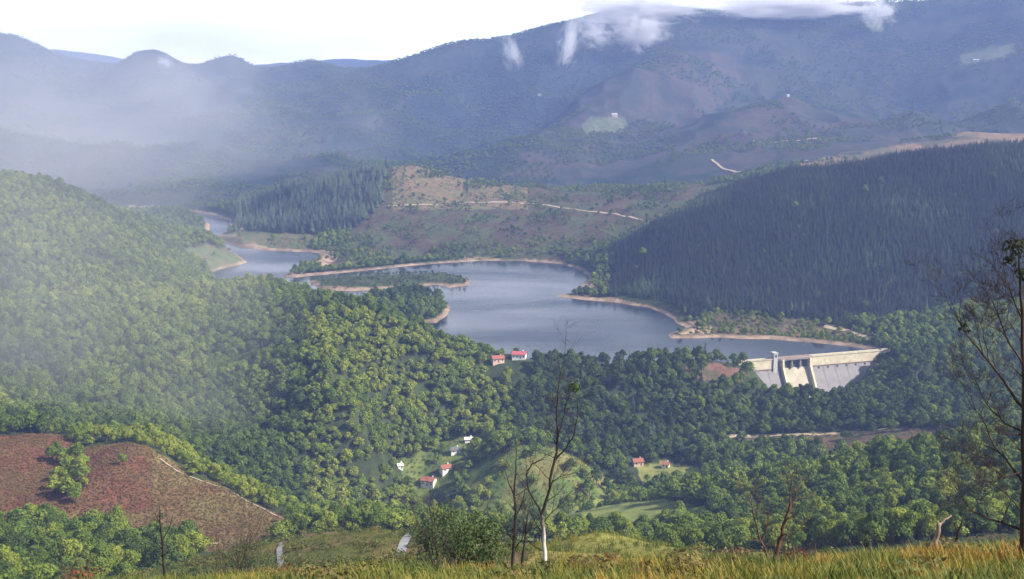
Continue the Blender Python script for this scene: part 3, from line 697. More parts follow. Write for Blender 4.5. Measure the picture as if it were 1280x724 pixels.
# ------------------------------------------------------------------ scattering by geometry nodes (countless plants)
def scatter_tree(name, coll):
    ng = bpy.data.node_groups.new(name + '_scatter', 'GeometryNodeTree')
    ng.interface.new_socket('Geometry', in_out='INPUT', socket_type='NodeSocketGeometry'); ng.interface.new_socket('Geometry', in_out='OUTPUT', socket_type='NodeSocketGeometry')
    N, L = ng.nodes, ng.links
    gi, go = N.new('NodeGroupInput'), N.new('NodeGroupOutput'); ci = N.new('GeometryNodeCollectionInfo'); ci.inputs['Collection'].default_value = coll
    ci.inputs['Separate Children'].default_value = True; ci.inputs['Reset Children'].default_value = True
    ip = N.new('GeometryNodeInstanceOnPoints'); ip.inputs['Pick Instance'].default_value = True
    def attr(nm, typ):
        a = N.new('GeometryNodeInputNamedAttribute'); a.data_type = typ; a.inputs['Name'].default_value = nm; return a.outputs['Attribute']
    L.new(gi.outputs[0], ip.inputs['Points']); L.new(ci.outputs[0], ip.inputs['Instance']); L.new(attr('variant', 'INT'), ip.inputs['Instance Index'])
    cb = N.new('ShaderNodeCombineXYZ'); L.new(attr('turn', 'FLOAT'), cb.inputs['Z'])
    e2r = N.new('FunctionNodeEulerToRotation'); L.new(cb.outputs[0], e2r.inputs[0]); L.new(e2r.outputs[0], ip.inputs['Rotation'])
    L.new(attr('size', 'FLOAT_VECTOR'), ip.inputs['Scale']); L.new(ip.outputs[0], go.inputs[0])
    return ng
def scatter(name, pts, size, tint, coll, label, cat):
    me = bpy.data.meshes.new(name); k = len(pts); me.vertices.add(k); me.vertices.foreach_set('co', pts.astype(np.float32).ravel())
    def put(nm, typ, key, arr): me.attributes.new(nm, typ, 'POINT').data.foreach_set(key, arr)
    put('variant', 'INT', 'value', rng.integers(0, len(coll.objects), k).astype(np.int32))
    put('turn', 'FLOAT', 'value', (rng.random(k) * 6.283).astype(np.float32))
    put('size', 'FLOAT_VECTOR', 'vector', size.astype(np.float32).ravel())
    put('tint', 'FLOAT', 'value', np.clip(tint, 0, 1).astype(np.float32))
    o = link(name, me); md = o.modifiers.new('scatter', 'NODES'); md.node_group = scatter_tree(name, coll)
    return tag(o, label, cat, kind='stuff')
def jitter(x0, x1, y0, y1, step, seed):
    g = np.random.default_rng(seed); X, Y = np.meshgrid(np.arange(x0, x1, step), np.arange(y0, y1, step)); X = X.ravel() + g.uniform(-.45, .45, X.size) * step; Y = Y.ravel() + g.uniform(-.45, .45, Y.size) * step
    k = np.abs(X) < Y * .47 + 15; return X[k], Y[k]

# houses and dam first decide where trees must not stand
HOUSES = [  # px, py of the wall foot, near, far, width, depth, wall height, roof, wall, turn, label
    (536, 606, 900, 1080, 13, 9, 5.0, 'tile', 'plaster', -.35, 'white farmhouse with red tiled roof, lowest and largest house of the valley hamlet'),
    (557, 589, 900, 1090, 10, 8, 4.2, 'tile', 'plaster', .5, 'white house with a small red roof just above the largest hamlet farmhouse'),
    (569, 566, 930, 1110, 9, 7, 3.6, 'slate', 'plaster', .2, 'white house with dark grey roof in the upper hamlet beside the woods'),
    (586, 552, 960, 1120, 8, 5, 3.0, 'plaster', 'plaster', .1, 'tiny white flat shed, highest building of the valley hamlet'),
    (500, 585, 900, 1060, 5, 5, 3.0, 'plaster', 'plaster', .3, 'tiny white hut at the left end of the hamlet against the wooded slope'),
    (649, 447, 1080, 1170, 15, 9, 4.6, 'rose', 'plaster', -.15, 'white house with rose red roof standing by the near edge of the reservoir'),
    (622, 452, 1080, 1165, 13, 9, 4.2, 'tile', 'pinkplaster', .3, 'pinkish farmhouse left of the white house by the reservoir'),
    (797, 581, 900, 1080, 10, 8, 4.0, 'tile', 'pinkplaster', .2, 'pinkish house with dull red roof among trees left of the yellow field'),
    (832, 584, 900, 1080, 7, 6, 3.4, 'tile', 'plaster', -.3, 'small white house at the edge of the yellow field'),
    (768, 146, 2800, 4200, 18, 11, 6, 'greyplaster', 'greyplaster', .1, 'white farmstead above the pale field on the far mountain'),
    (1220, 77, 3000, 4800, 20, 10, 5, 'greyplaster', 'greyplaster', -.4, 'white farm building beside the pale field high on the far right mountain'),
    (985, 117, 2800, 3600, 8, 7, 4, 'greyplaster', 'greyplaster', .3, 'lone white house on the summit of the brown spur'),
    (674, 120, 3000, 4400, 12, 9, 5, 'slate', 'greyplaster', .3, 'small white farmhouse alone on the dark slope left of the pale mountain field'),
]
spots = [hit(h[0], h[1], h[2], h[3]) for h in HOUSES]
KEEP_OUT = [(p.x, p.y, max(h[4], 8) * .9 + 3) for p, h in zip(spots, HOUSES)]
# open the view towards each house: a yard on the camera side
for p, h in zip(spots, HOUSES):
    d = Vector((p.x, p.y)).normalized()
    for k in (1, 2, 3): KEEP_OUT.append((p.x - d.x * 9 * k, p.y - d.y * 9 * k, h[4] * .7 + 1))

# ------------------------------------------------------------------ where the trees stand
X, Y = jitter(-1000, 1000, 400, 2460, 6.4, 1)
Z, S = ground(X, Y, True); zm, px, py = zone_masks(X, Y, Z)
along = (X - DAM_A.x) * dax.x + (Y - DAM_A.y) * dax.y; down = (X - DAM_A.x) * dno.x + (Y - DAM_A.y) * dno.y
ok = (S > 12) & ~((along > -8) & (along < DAM_L + 8) & (down > -14) & (down < np.where((along < -4) | (along > DAM_L * .72), 16, 48)))
rnd = rng.random(len(X)); cl = fbm(X / 45, Y / 45, 91, 3)
dens = np.ones(len(X))
for nm, v in (('bracken', .0), ('heath', .05), ('valley', .16), ('mound', .10), ('meadow', .06), ('field', 0), ('band', .06), ('knoll', .12), ('openhill', .05), ('shorebrown', .62), ('spit', .02), ('rightpatch', .15), ('ridgegrass', .15), ('farfield', 0)):
    dens[zm[nm]] = v
dens[zm['openhill']] += .5 * (cl[zm['openhill']] > .62)
dens[zm['valley']] += .5 * (cl[zm['valley']] > .56); dens[zm['meadow']] += .7 * (cl[zm['meadow']] > .66)
clumps = [(95, 585, 16, 12), (85, 612, 18, 22), (108, 600, 10, 10), (150, 584, 9, 8), (75, 575, 12, 14)]      # tree groups on the brown hill
for a, b_, rx, ry in clumps: dens[zm['bracken'] & (((px - a) / rx) ** 2 + ((py - b_) / ry) ** 2 < 1)] = .8
for a, b_, rx, ry in [(430, 308, 40, 16), (400, 318, 22, 8), (590, 316, 60, 4), (700, 318, 40, 6), (770, 318, 30, 20), (800, 235, 60, 10), (600, 232, 30, 5), (540, 218, 20, 6), (620, 310, 12, 5), (455, 325, 40, 4)]:
    dens[zm['openhill'] & (((px - a) / rx) ** 2 + ((py - b_) / ry) ** 2 < 1)] = .6
isl = (np.minimum(signed_dist(X, Y, ISLE_A), signed_dist(X, Y, ISLE_B)) < 0)
dens[isl] = np.where(Y[isl] > 1575, .5, .95); ok |= isl & (S > 4)
for hx, hy, hr in KEEP_OUT: ok &= (X - hx) ** 2 + (Y - hy) ** 2 > hr * hr
ok &= ~((px > 934) & (px < 966) & (py > 452) & (Y > 1120) & (Y < 1240) & (Z > -22))
ok &= rnd < dens * .93
lowleft = (px < 340) & (Y < 620); ok &= Y > 425; ok &= ~((Y < 560) & (px >= 250) & (px < 820))
hill_r = (Y > 1360) & (px > 745) & (px > 760 + (py < 300) * 0) & ~zm['ridgegrass'] & ~zm['openhill'] & ~zm['shorebrown'] & (Y < 2300)
mid_l = (Y > 2040) & (px > 292) & (px < 492) & ~zm['openhill'] & ~zm['spit']
con = (hill_r | mid_l) & (rng.random(len(X)) < .997)
con |= ((Y > 1020) & (Y < 1200) & (px > 690) & (px < 960) & (rng.random(len(X)) < .10))
bd = ok & ~con
bx, by, bz = X[bd], Y[bd], Z[bd]; bpx, brow = px[bd], py[bd]
bsz = 1.04 * (.56 + .80 * rng.random(len(bx)))[:, None] * np.stack([(q := .86 + .36 * rng.random(len(bx))), q, .78 + .5 * rng.random(len(bx))], 1) * (1 + .15 * (fbm(bx / 30, by / 30, 92)[:, None] - .5) * 2)
isl_b = isl[bd]; bsz[isl_b] *= np.where(by[isl_b] > 1575, .42, 1.0)[:, None]; bsz[zm['openhill'][bd]] *= .7; bsz[zm['shorebrown'][bd]] *= .7; bsz[by > 1300] *= .92; bsz[by < 420] *= .8
ridge_b = (by > 640) & (by < 830) & (brow > 500) & (bpx > 60) & (bpx < 430); bsz[ridge_b] *= .72
# light painted into the tint: the sunlit left spur lighter, the shaded gorge darker
btint = .46 + .9 * (fbm(bx / 110, by / 110, 93, 3) - .5) + .6 * (rng.random(len(bx)) - .5)
btint += .36 * ((bpx > 380) & (bpx < 640) & (by > 880) & (by < 1140)) - .25 * ((bpx > 640) & (by > 1020) & (by < 1260)) - .2 * isl_b + .28 * ridge_b
# conifers: denser
X2, Y2 = jitter(60, 1000, 1350, 2350, 4.6, 2); X3, Y3 = jitter(-600, -180, 2020, 2460, 7.6, 3)
X2 = np.concatenate([X2, X3]); Y2 = np.concatenate([Y2, Y3]); Z2, S2 = ground(X2, Y2, True); zm2, px2, py2 = zone_masks(X2, Y2, Z2)
k2 = (S2 > 14) & ~zm2['ridgegrass'] & ~zm2['openhill'] & ~zm2['shorebrown'] & ~zm2['spit'] & (((Y2 > 1360) & (px2 > 745) & (Y2 < 2150)) | ((Y2 > 2040) & (px2 > 292) & (px2 < 492))) & (rng.random(len(X2)) < .93)
cx, cy_, cz = X2[k2], Y2[k2], Z2[k2]
ex = ok & con & (Y < 1300); cx, cy_, cz = np.concatenate([cx, X[ex]]), np.concatenate([cy_, Y[ex]]), np.concatenate([cz, Z[ex]])
edge_small = 1 - .45 * ((cy_ < 1500) & (rng.random(len(cx)) < .5))
csz = (.72 + .5 * rng.random(len(cx)) + .35 * (fbm(cx / 50, cy_ / 50, 94, 3) - .5))[:, None] * np.array([[1.3, 1.3, .92]]) * edge_small[:, None] * np.where(cx < 0, 1.2, np.where(cy_ < 1300, 1.0, .70))[:, None] * np.where((cx > 0) & (cy_ > 1300), 1, 1)[:, None]
ctint = .35 + 1.5 * (fbm(cx / 90, cy_ / 90, 95, 3) - .5) + .5 * (rng.random(len(cx)) - .5) + .6 * (cx < 0) - .08 * (cx > 0)

# ------------------------------------------------------------------ which trees show largest: those are things
def in_view(x, y, z, h, limit):
    a, b0 = project(x, y, z); _, b1 = project(x, y, z + h)
    k = np.nonzero((a > 2) & (a < 1278) & (b1 < 716) & (b0 > 0))[0]
    k = k[np.argsort(y[k] / h[k])]; out = []
    for i0 in range(0, len(k), 400):
        kk = k[i0:i0 + 400]; f_ = np.linspace(.05, .985, 60)[None]
        tx, ty, tz = x[kk][:, None] * f_, y[kk][:, None] * f_, CZ + (z[kk] + h[kk] * .75 - CZ)[:, None] * f_
        g = ground_raw(tx.ravel(), ty.ravel()).reshape(tx.shape)
        out += list(kk[(g < tz).all(1)])
        if len(out) >= limit: break
    return np.array(out[:limit], int)
ib = in_view(bx, by, bz, 9.5 * bsz[:, 2], 300); ic = in_view(cx, cy_, cz, 16 * csz[:, 2], 300)
crown_me = [mesh('crown', *near_crowns[i], M['broad_one']) for i in range(NB)]
trunk_me = [mesh('trunk', broad_trunks[i].v, broad_trunks[i].f, M['bark']) for i in range(NB)]
crown_c = [mesh('crown', *con_geo[i], M['conifer_one']) for i in range(NC)]
trunk_c = [mesh('trunk', con_trunk(i).v, con_trunk(i).f, M['bark']) for i in range(NC)]
def b_words(a, b_, Y_):
    if a < 400 and (b_ > 640 or Y_ < 560): return 'round green broadleaf tree in the wood below the brown hill', 'trees in the wood below the brown hill'
    if a < 460 and Y_ < 800: return 'round broadleaf tree on or just behind the ridge of the brown hill', 'trees along the brown hill'
    if a > 820: return 'round green broadleaf tree in the wooded spur at the lower right', 'trees of the wooded spur at lower right'
    return 'round green broadleaf tree on the valley floor below the small mound', 'trees on the valley floor'
for i in ib:
    lab, grp = b_words(bpx[i], brow[i], by[i]); v = int(rng.integers(0, NB))
    o = empty('broadleaf_tree', (bx[i], by[i], bz[i]), float(rng.random() * 6.28)); o.scale = tuple(bsz[i]); tag(o, lab, 'tree', grp)
    link('crown', crown_me[v], o); link('trunk', trunk_me[v], o)
for i in ic:
    v = int(rng.integers(0, NC)); right = cx[i] > 100 and cy_[i] > 1300
    o = empty('conifer_tree', (cx[i], cy_[i], cz[i]), float(rng.random() * 6.28)); o.scale = tuple(csz[i])
    tag(o, 'dark pointed conifer in the plantation above the right shore' if right else ('tall conifer among the broadleaf trees of the gorge rim' if cy_[i] < 1300 else 'pointed conifer on the left half of the hill behind the reservoir'), 'tree',
        'conifers above the right shore' if right else ('conifers of the gorge rim' if cy_[i] < 1300 else 'conifers behind the reservoir'))
    link('crown', crown_c[v], o); link('trunk', trunk_c[v], o)
rb = np.ones(len(bx), bool); rb[ib] = False; rc = np.ones(len(cx), bool); rc[ic] = False
pb = np.stack([bx, by, bz], 1); pc = np.stack([cx, cy_, cz], 1)
left = rb & (bx < by * (640 - 640) / F - 20) & (by < 2020); farb = rb & (by >= 1300) & ~left; gor = rb & ~left & ~farb
scatter('broadleaf_wood', pb[left], bsz[left], btint[left], c_broad, 'dense green broadleaf wood covering the left hill', 'woodland')
scatter('broadleaf_wood', pb[gor], bsz[gor], btint[gor], c_broad, 'green broadleaf wood filling the gorge and right valley side', 'woodland')
scatter('broadleaf_wood', pb[farb], bsz[farb], btint[farb], c_broad, 'scattered small trees around the far shores and islands', 'woodland')
cr_ = rc & (cx > 0); cl_ = rc & (cx <= 0)
scatter('conifer_wood', pc[cr_], csz[cr_], ctint[cr_], c_con, 'dark conifer plantation covering the hill right of the reservoir', 'woodland')
scatter('conifer_wood', pc[cl_], csz[cl_], ctint[cl_], c_con, 'conifer plantation on the hill behind the reservoir', 'woodland')
# far mountainsides
X, Y = jitter(-2300, 2300, 2480, 4900, 14, 4); Z = ground(X, Y); zf, pxf, pyf = zone_masks(X, Y, Z)
cov = fbm(X / 160, Y / 160, 96, 4); k = (cov > .43) & ~zf['farfield'] & ~zf['ridgegrass'] & (rng.random(len(X)) < .8)
k = (k & ~zf['farbrown']) | (zf['fardark'] & (rng.random(len(X)) < .8)) | (zf['farbrown'] & (cov > .50) & ~zf['farfield'])
k &= ~((np.abs(pxf - 985) < 140) & (pyf > 108) & (Y > 2550) & (Y < 3450) & (cov < .62))
scatter('mountain_wood', np.stack([X, Y, Z], 1)[k], (.5 + .5 * rng.random(k.sum()))[:, None] * np.ones((1, 3)) * np.array([[1.3, 1.3, .92]]), .2 + .9 * (cov[k] - .4), c_broad, 'hazy woods on the far mountainsides', 'woodland')

# ------------------------------------------------------------------ dirt tracks and roads
TRACKS = []
def track(name, pts, near, far, width, mat, lift=.12):
    P_ = [hit(a, b_, near, far) for a, b_ in pts]; Q = []
    for i in range(len(P_) - 1):
        m = max(2, int((P_[i + 1] - P_[i]).length / 6))
        for k in range(m): Q.append(P_[i].lerp(P_[i + 1], k / m))
    Q.append(P_[-1]); v, f_ = [], []; TRACKS.extend((q.x, q.y, width * .5 + .5) for q in Q)
    for i, q in enumerate(Q):
        d = Q[min(i + 1, len(Q) - 1)] - Q[max(i - 1, 0)]; d.z = 0; d.normalize(); s = Vector((-d.y, d.x, 0)) * width / 2
        for c in (-1, -.33, .33, 1):
            p = q + s * c; v.append((p.x, p.y, ground1(p.x, p.y) + lift))
        if i: f_ += [((i - 1) * 4 + c, (i - 1) * 4 + c + 1, i * 4 + c + 1, i * 4 + c) for c in range(3)]
    o = link(name, mesh(name, v, f_, mat, None, True)); o['kind'] = 'structure'; return o
track('dirt_track', [(485, 258), (530, 256), (580, 254), (630, 253), (675, 256), (720, 262), (770, 268), (825, 276)], 1800, 2450, 5, M['track'], .8)
track('dirt_track', [(890, 200), (905, 212), (930, 216), (960, 211), (1010, 204)], 2500, 3200, 6, M['track'], 1.5)
track('dirt_track', [(940, 178), (980, 177), (1035, 176)], 2500, 3300, 8, M['track'], 1.5)
track('dirt_track', [(200, 574), (222, 590), (255, 603), (285, 612), (310, 628), (340, 643), (370, 656)], 560, 790, 1.5, M['track'], .5)
track('dirt_track', [(215, 680), (240, 681), (275, 680)], 500, 640, 2, M['track'], .4)
track('dirt_track', [(872, 548), (930, 546), (1000, 544), (1060, 541), (1110, 536)], 930, 1080, 5, M['track'], .6)
track('dirt_track', [(1030, 408), (1060, 414), (1090, 425), (1115, 434)], 1240, 1420, 6, M['track'], .5)
track('concrete_road', [(501, 692), (504, 682), (508, 674), (514, 667), (521, 661), (530, 658), (545, 657)], 100, 420, 2.2, M['road'], .25)
track('concrete_road', [(352, 712), (350, 698), (349, 688), (353, 680)], 150, 520, 1.4, M['road'], .3)

# low cover
def cover(name, x0, x1, y0, y1, step, cond, sz, coll, tintf, label, cat, seed):
    X, Y = jitter(x0, x1, y0, y1, step, seed); Z, S = ground(X, Y, True); zz, a, b_ = zone_masks(X, Y, Z); k = cond(X, Y, Z, zz, a, b_) & (S > 8)
    for hx, hy, hr in KEEP_OUT: k &= (X - hx) ** 2 + (Y - hy) ** 2 > (hr * .5) ** 2
    if y0 > 60 and y0 < 800:
        for hx, hy, hr in TRACKS: k &= (X - hx) ** 2 + (Y - hy) ** 2 > hr * hr
    X, Y, Z, a, b_ = X[k], Y[k], Z[k], a[k], b_[k]
    s = (sz * (.6 + .8 * rng.random(len(X))))[:, None] * np.ones((1, 3))
    return scatter(name, np.stack([X, Y, Z], 1), s, tintf(X, Y, a, b_), coll, label, cat)
cover('grass', -45, 45, 14, 62, .26, lambda X, Y, Z, zz, a, b_: rng.random(len(X)) < .9, 1.0, c_grass, lambda X, Y, a, b_: .45 + 2.1 * (fbm(X / 1.6, Y / 2.6, 97, 3) - .5) + .45 * (rng.random(len(X)) - .5), 'long golden and green grass on the brow in the foreground', 'grass', 21)
cover('fern', -40, 40, 16, 58, 1.0, lambda X, Y, Z, zz, a, b_: (fbm(X / 4, Y / 4, 131, 3) > .55) & (rng.random(len(X)) < .6), .75, c_fern, lambda X, Y, a, b_: .3 + 1.8 * (fbm(X / 3, Y / 3, 132, 3) - .5) + .3, 'tufts of green and russet fern in the foreground grass', 'fern', 27)
cover('heath_grass', -140, 140, 62, 300, 1.5, lambda X, Y, Z, zz, a, b_: rng.random(len(X)) < .8, 2.0, c_grass, lambda X, Y, a, b_: .25 + 1.1 * (fbm(X / 9, Y / 9, 98, 3) - .5) + .3 * (rng.random(len(X)) - .5), 'rough yellow green grass on the slopes below the brow', 'grass', 22)
cover('scrub', -300, 300, 64, 600, 3.4, lambda X, Y, Z, zz, a, b_: (zz['heath'] | zz['rightpatch'] | ((Y > 64) & (Y < 470))) & ~((Y > 130) & (Y < 230) & (a > 650) & (a < 870)) & (rng.random(len(X)) < .2 + .6 * (fbm(X / 25, Y / 25, 99, 3) > .5)), 1.25, c_scrub, lambda X, Y, a, b_: .35 + 1.3 * (fbm(X / 20, Y / 20, 103, 3) - .5) + .4 * (rng.random(len(X)) - .5), 'low green and russet scrub on the slopes below the brow', 'scrub', 23)
cover('bracken', -420, -60, 560, 800, 1.9, lambda X, Y, Z, zz, a, b_: zz['bracken'] & (rng.random(len(X)) < .85), .9, c_brack, lambda X, Y, a, b_: .25 + .30 * smooth(130, 200, a) * (b_ > 555) + 1.2 * (fbm(X / 16, Y / 16, 104, 4) - .5), 'red brown bracken covering the bare hill at lower left', 'bracken', 24)
cover('scrub', -120, 420, 880, 1080, 3.2, lambda X, Y, Z, zz, a, b_: (zz['mound'] | zz['meadow'] | zz['valley'] | zz['band'] | zz['knoll']) & (rng.random(len(X)) < .45), 1.1, c_scrub, lambda X, Y, a, b_: .5 + 1.2 * (fbm(X / 20, Y / 20, 105, 3) - .5), 'thin scrub and tall grass on the mound and clearings of the valley floor', 'scrub', 25)
cover('scrub', -420, 380, 1850, 2460, 7, lambda X, Y, Z, zz, a, b_: (zz['openhill'] | zz['spit']) & (fbm(X / 40, Y / 40, 106, 3) > .47) & (rng.random(len(X)) < .55), 1.7, c_scrub, lambda X, Y, a, b_: .6 + 1.2 * (fbm(X / 50, Y / 50, 107, 3) - .5), 'brown and green scrub on the open hill behind the reservoir', 'scrub', 26)

# ------------------------------------------------------------------ the dam
dam = empty('dam', (DAM_A.x, DAM_A.y, 0), math.atan2(dax.y, dax.x))
tag(dam, 'pale concrete dam with spillway and white tower closing the reservoir at right', 'dam')
# local axes: x along the crest, y negative is downstream, z up from the water
s_ = lambda p: (p - 929) / 172 * DAM_L
CR = 5.0; BT = -5.5; BASE = -47.0
SP0, SP1 = s_(974), s_(1010)
prof = [(2.5, BASE), (-1.0 - .62 * (BT - BASE), BASE), (-1.0, BT), (2.5, BT)]
def blocks(x0, x1, nblk):
    w = (x1 - x0) / nblk
    m = MB(); m.prism(prof, .12, w - .12); m.prism([(2.4, BASE), (-.7 - .62 * (BT - BASE), BASE), (-.7, BT - .05), (2.4, BT - .05)], -.12, .12)
    me = mesh('concrete_block', m.v, m.f, M['concrete'])
    for k in range(nblk): link('concrete_block', me, dam, (x0 + k * w, 0, 0))
blocks(-14, SP0 - 1.2, 4); blocks(SP1 + 1.2, DAM_L + 14, 7)
def crest(x0, x1):
    m = MB(); m.box(x0, x1, -2.2, 2.6, BT, CR - 1.1); 
    o = m.build('crest_wall', M['crest'], dam)
    m = MB(); m.box(x0, x1, -2.7, -2.3, CR - 1.1, CR); m.box(x0, x1, 2.3, 2.7, CR - 1.1, CR); m.build('parapet', M['crest'], dam)
    m = MB(); m.box(x0, x1, -2.55, -1.05, BT - .7, BT - .02); m.build('ledge', M['stain'], dam)
    m = MB(); m.box(x0, x1, -2.25, 2.25, CR - 1.095, CR - 1.0); m.build('crest_road', M['road'], dam)
crest(-14, s_(964) - .01); crest(SP1 + 1.2, DAM_L + 10)
for k in range(6):
    m = MB(); m.box(-.7, .7, -.5, .5, -1, 1); m.build('drain_opening', M['steel'], dam, (SP1 + 10 + k * 11, -2.9, -8.2))
m = MB(); m.box(s_(964), s_(969), -3.6, 3.0, -12, 10.5); m.box(s_(964) - .3, s_(969) + .3, -3.9, 3.3, 10.5, 11.1); m.build('tower', M['greyplaster'], dam)
m = MB(); m.box(s_(964) + 1.2, s_(969) - 1.2, -3.66, -3.5, 6.5, 8.8); m.build('tower_window', M['glass'], dam)
# spillway: chute, side walls, piers, gates, bridge
for x in (SP0, SP1 - 2.2):
    m = MB(); m.prism([(3.2, BASE), (-6 - .62 * (BT - BASE), BASE), (-6.0, BT + 1), (-5.0, CR - 1.2), (3.2, CR - 1.2)], x, x + 2.2); m.build('side_wall', M['crest'], dam)
m = MB(); m.prism([(2.2, BASE), (-1.6 - .62 * (BT - BASE), BASE), (-3.2, -9.5), (-1.2, -6.2), (2.2, -6.0)], SP0 + 2.21, SP1 - 2.21); m.build('chute', M['cream'], dam)
W = (SP1 - SP0 - 4.4) / 3
for k in (1, 2):
    m = MB(); m.box(-.7, .7, -3.6, 3.0, -6.2, CR - 2.3); m.build('pier', M['concrete'], dam, (SP0 + 2.2 + k * W, 0, 0))
for k in range(3):
    m = MB(); m.box(-W / 2 + .72, W / 2 - .72, -.4, .4, -6.0, -.6); m.build('gate', M['steel'], dam, (SP0 + 2.2 + (k + .5) * W, 0, 0))
m = MB(); m.box(SP0 - 2.5, SP1 + 1.1, -4.6, 3.6, CR - 2.29, CR - 1.15); m.build('bridge_deck', M['concrete'], dam)
m = MB(); m.box(SP0 - 2.5, SP1 + 1.1, -4.6, -4.3, CR - 1.1, CR); m.box(SP0 - 2.5, SP1 + 1.1, 3.3, 3.6, CR - 1.1, CR); m.build('bridge_parapet', M['stain'], dam)

# ------------------------------------------------------------------ houses
def house(i, p, spec):
    _, _, _, _, w, d, h, roof, wall, turn, label = spec
    w, d, h = w * .88, d * .88, h * .88
    g = min(ground1(p.x + a * w * .4, p.y + b_ * d * .4) for a in (-1, 1) for b_ in (-1, 1))
    top = max(ground1(p.x + a * w * .4, p.y + b_ * d * .4) for a in (-1, 1) for b_ in (-1, 1))
    o = empty('farmhouse' if w > 9 else 'small_house', (p.x, p.y, p.z), turn); tag(o, label, 'house')
    rise = d * .28
    m = MB(); m.prism([(-d / 2, g - p.z - 1), (d / 2, g - p.z - 1), (d / 2, h), (0, h + rise), (-d / 2, h)], -w / 2, w / 2)
    wl_ = m.build('wall', M[wall], o)
    m = MB(); e = .7
    for sg in (-1, 1):
        y0, z0, y1, z1 = sg * (d / 2 + e), h - rise * 2 * e / d, 0, h + rise
        pr = [(y0, z0 + .06), (y1, z1 + .06), (y1, z1 + .4), (y0, z0 + .4)]
        m.prism(pr if sg > 0 else pr[::-1], -w / 2 - .6, w / 2 + .6)
    rf = m.build('roof', M[roof], o)
    m = MB(); m.box(-.45, .45, -.45, .45, 0, 2.0); m.build('chimney', M[wall], rf, (w * .28, d * .12, h + rise * .6))
    nw = max(2, int(w // 3.2))
    for k in range(nw):
        x = -w / 2 + (k + .5) * w / nw
        for z in ([1.5] if h < 4.4 else [1.3, 3.4]):
            if k == nw // 2 and z < 2:
                m = MB(); m.box(-.55, .55, -.09, .05, 0, 2.1); m.build('door', M['wood'], o, (x, -d / 2, max(.05, 0)))
            else:
                m = MB(); m.box(-.62, .62, -.08, .05, -.1, 1.25); fr = m.build('window', M['wood'], o, (x, -d / 2, z))
                m = MB(); m.box(-.48, .48, -.10, -.02, .03, 1.12); m.build('pane', M['glass'], fr)
for i, (p, h_) in enumerate(zip(spots, HOUSES)): house(i, p, h_)

# ------------------------------------------------------------------ foreground trees and shrubs
def pt(a, b_, Yd): return Vector(at(a, b_, Yd))
def px2r(w, Yd): return w * Yd / F / 2
def grow(m, p, d, L, r, depth, g, spread=.6, up=.25, sides=4):
    """a twig that wanders, tapers and forks"""
    pts, rad = [p.copy()], [r]; n_ = 4
    for k in range(n_):
        d = (d + Vector((g.gauss(0, .16), g.gauss(0, .16), g.gauss(0, .12) + up * .12))).normalized()
        pts.append(pts[-1] + d * L / n_); rad.append(max(r * (1 - .75 * (k + 1) / n_), .0022))
        if depth > 0 and k > 0:
            for q in range(1 if g.random() < .6 else 2):
                dd_ = (d + Vector((g.gauss(0, spread), g.gauss(0, spread), g.gauss(0, spread * .6) + up * .4))).normalized()
                grow(m, pts[-1], dd_, L * g.uniform(.4, .65), rad[-1] * .7, depth - 1, g, spread, up, 3)
    m.tube(pts, rad, sides, cap=False); return pts
def bare_tree(name, label, cat, Yd, trunk, limbs, mat, seed, twig_depth=2, lower=None, base_drop=.6, twigL=.9, ntwig=5):
    """trunk / limbs: lists of (px, py, width px) along the branch as it stands at distance Yd"""
    g = random.Random(seed); p0 = pt(trunk[0][0], trunk[0][1], Yd); gz_ = ground1(p0.x, p0.y)
    base = Vector((p0.x, p0.y, gz_)); o = empty(name, base); tag(o, label, cat)
    def poly(lst, off):
        P_, R_ = [], []
        for k, (a, b_, w) in enumerate(lst):
            q = pt(a, b_, Yd + off * k) - base; P_.append(q); R_.append(px2r(w, Yd))
        # refine with a little wander
        QP, QR = [], []
        for k in range(len(P_) - 1):
            for s in range(3):
                f_ = s / 3; q = P_[k].lerp(P_[k + 1], f_)
                if s: q = q + Vector((g.gauss(0, .012), g.gauss(0, .02), 0))
                QP.append(q); QR.append(R_[k] * (1 - f_) + R_[k + 1] * f_)
        QP.append(P_[-1]); QR.append(R_[-1]); return QP, QR
    P_, R_ = poly(trunk, 0)
    if P_[0].z > -base_drop * .5: P_ = [Vector((P_[0].x, P_[0].y, -base_drop))] + P_; R_ = [R_[0] * 1.15] + R_
    m = MB(); m.tube(P_, R_, 8); tr = m.build('trunk', mat, o, smooth_=True)
    for lst in limbs:
        Q, QR = poly(lst, g.uniform(-.16, .16)); m = MB(); m.tube(Q, QR, 6); lm = M['darkbark'] if mat is M['birch'] else mat; lb = m.build('branch', lm, o, smooth_=True)
        tw = MB()
        for k in range(ntwig):
            i = min(len(Q) - 1, int(len(Q) * (.25 + .75 * (k + 1) / ntwig)) ); d = (Q[i] - Q[max(i - 1, 0)]).normalized() if i else Vector((0, 0, 1))
            d = (d + Vector((g.gauss(0, .7), g.gauss(0, .7), g.gauss(.2, .4)))).normalized()
            grow(tw, Q[i], d, twigL * g.uniform(.5, 1.1), max(QR[i] * .6, .004), twig_depth, g)
        tw.build('twigs', lm, lb)
    tw = MB()
    for k in range(ntwig * 2):
        i = min(len(P_) - 1, int(len(P_) * (.35 + .65 * (k + 1) / (ntwig * 2)))); a = g.uniform(0, 6.28)
        d = Vector((math.cos(a), math.sin(a), g.uniform(.3, 1.1))).normalized(); grow(tw, P_[i], d, twigL * g.uniform(.4, 1.0), max(R_[i] * .45, .004), twig_depth, g)
    tw.build('twigs', M['darkbark'] if mat is M['birch'] else mat, tr)
    return o, base
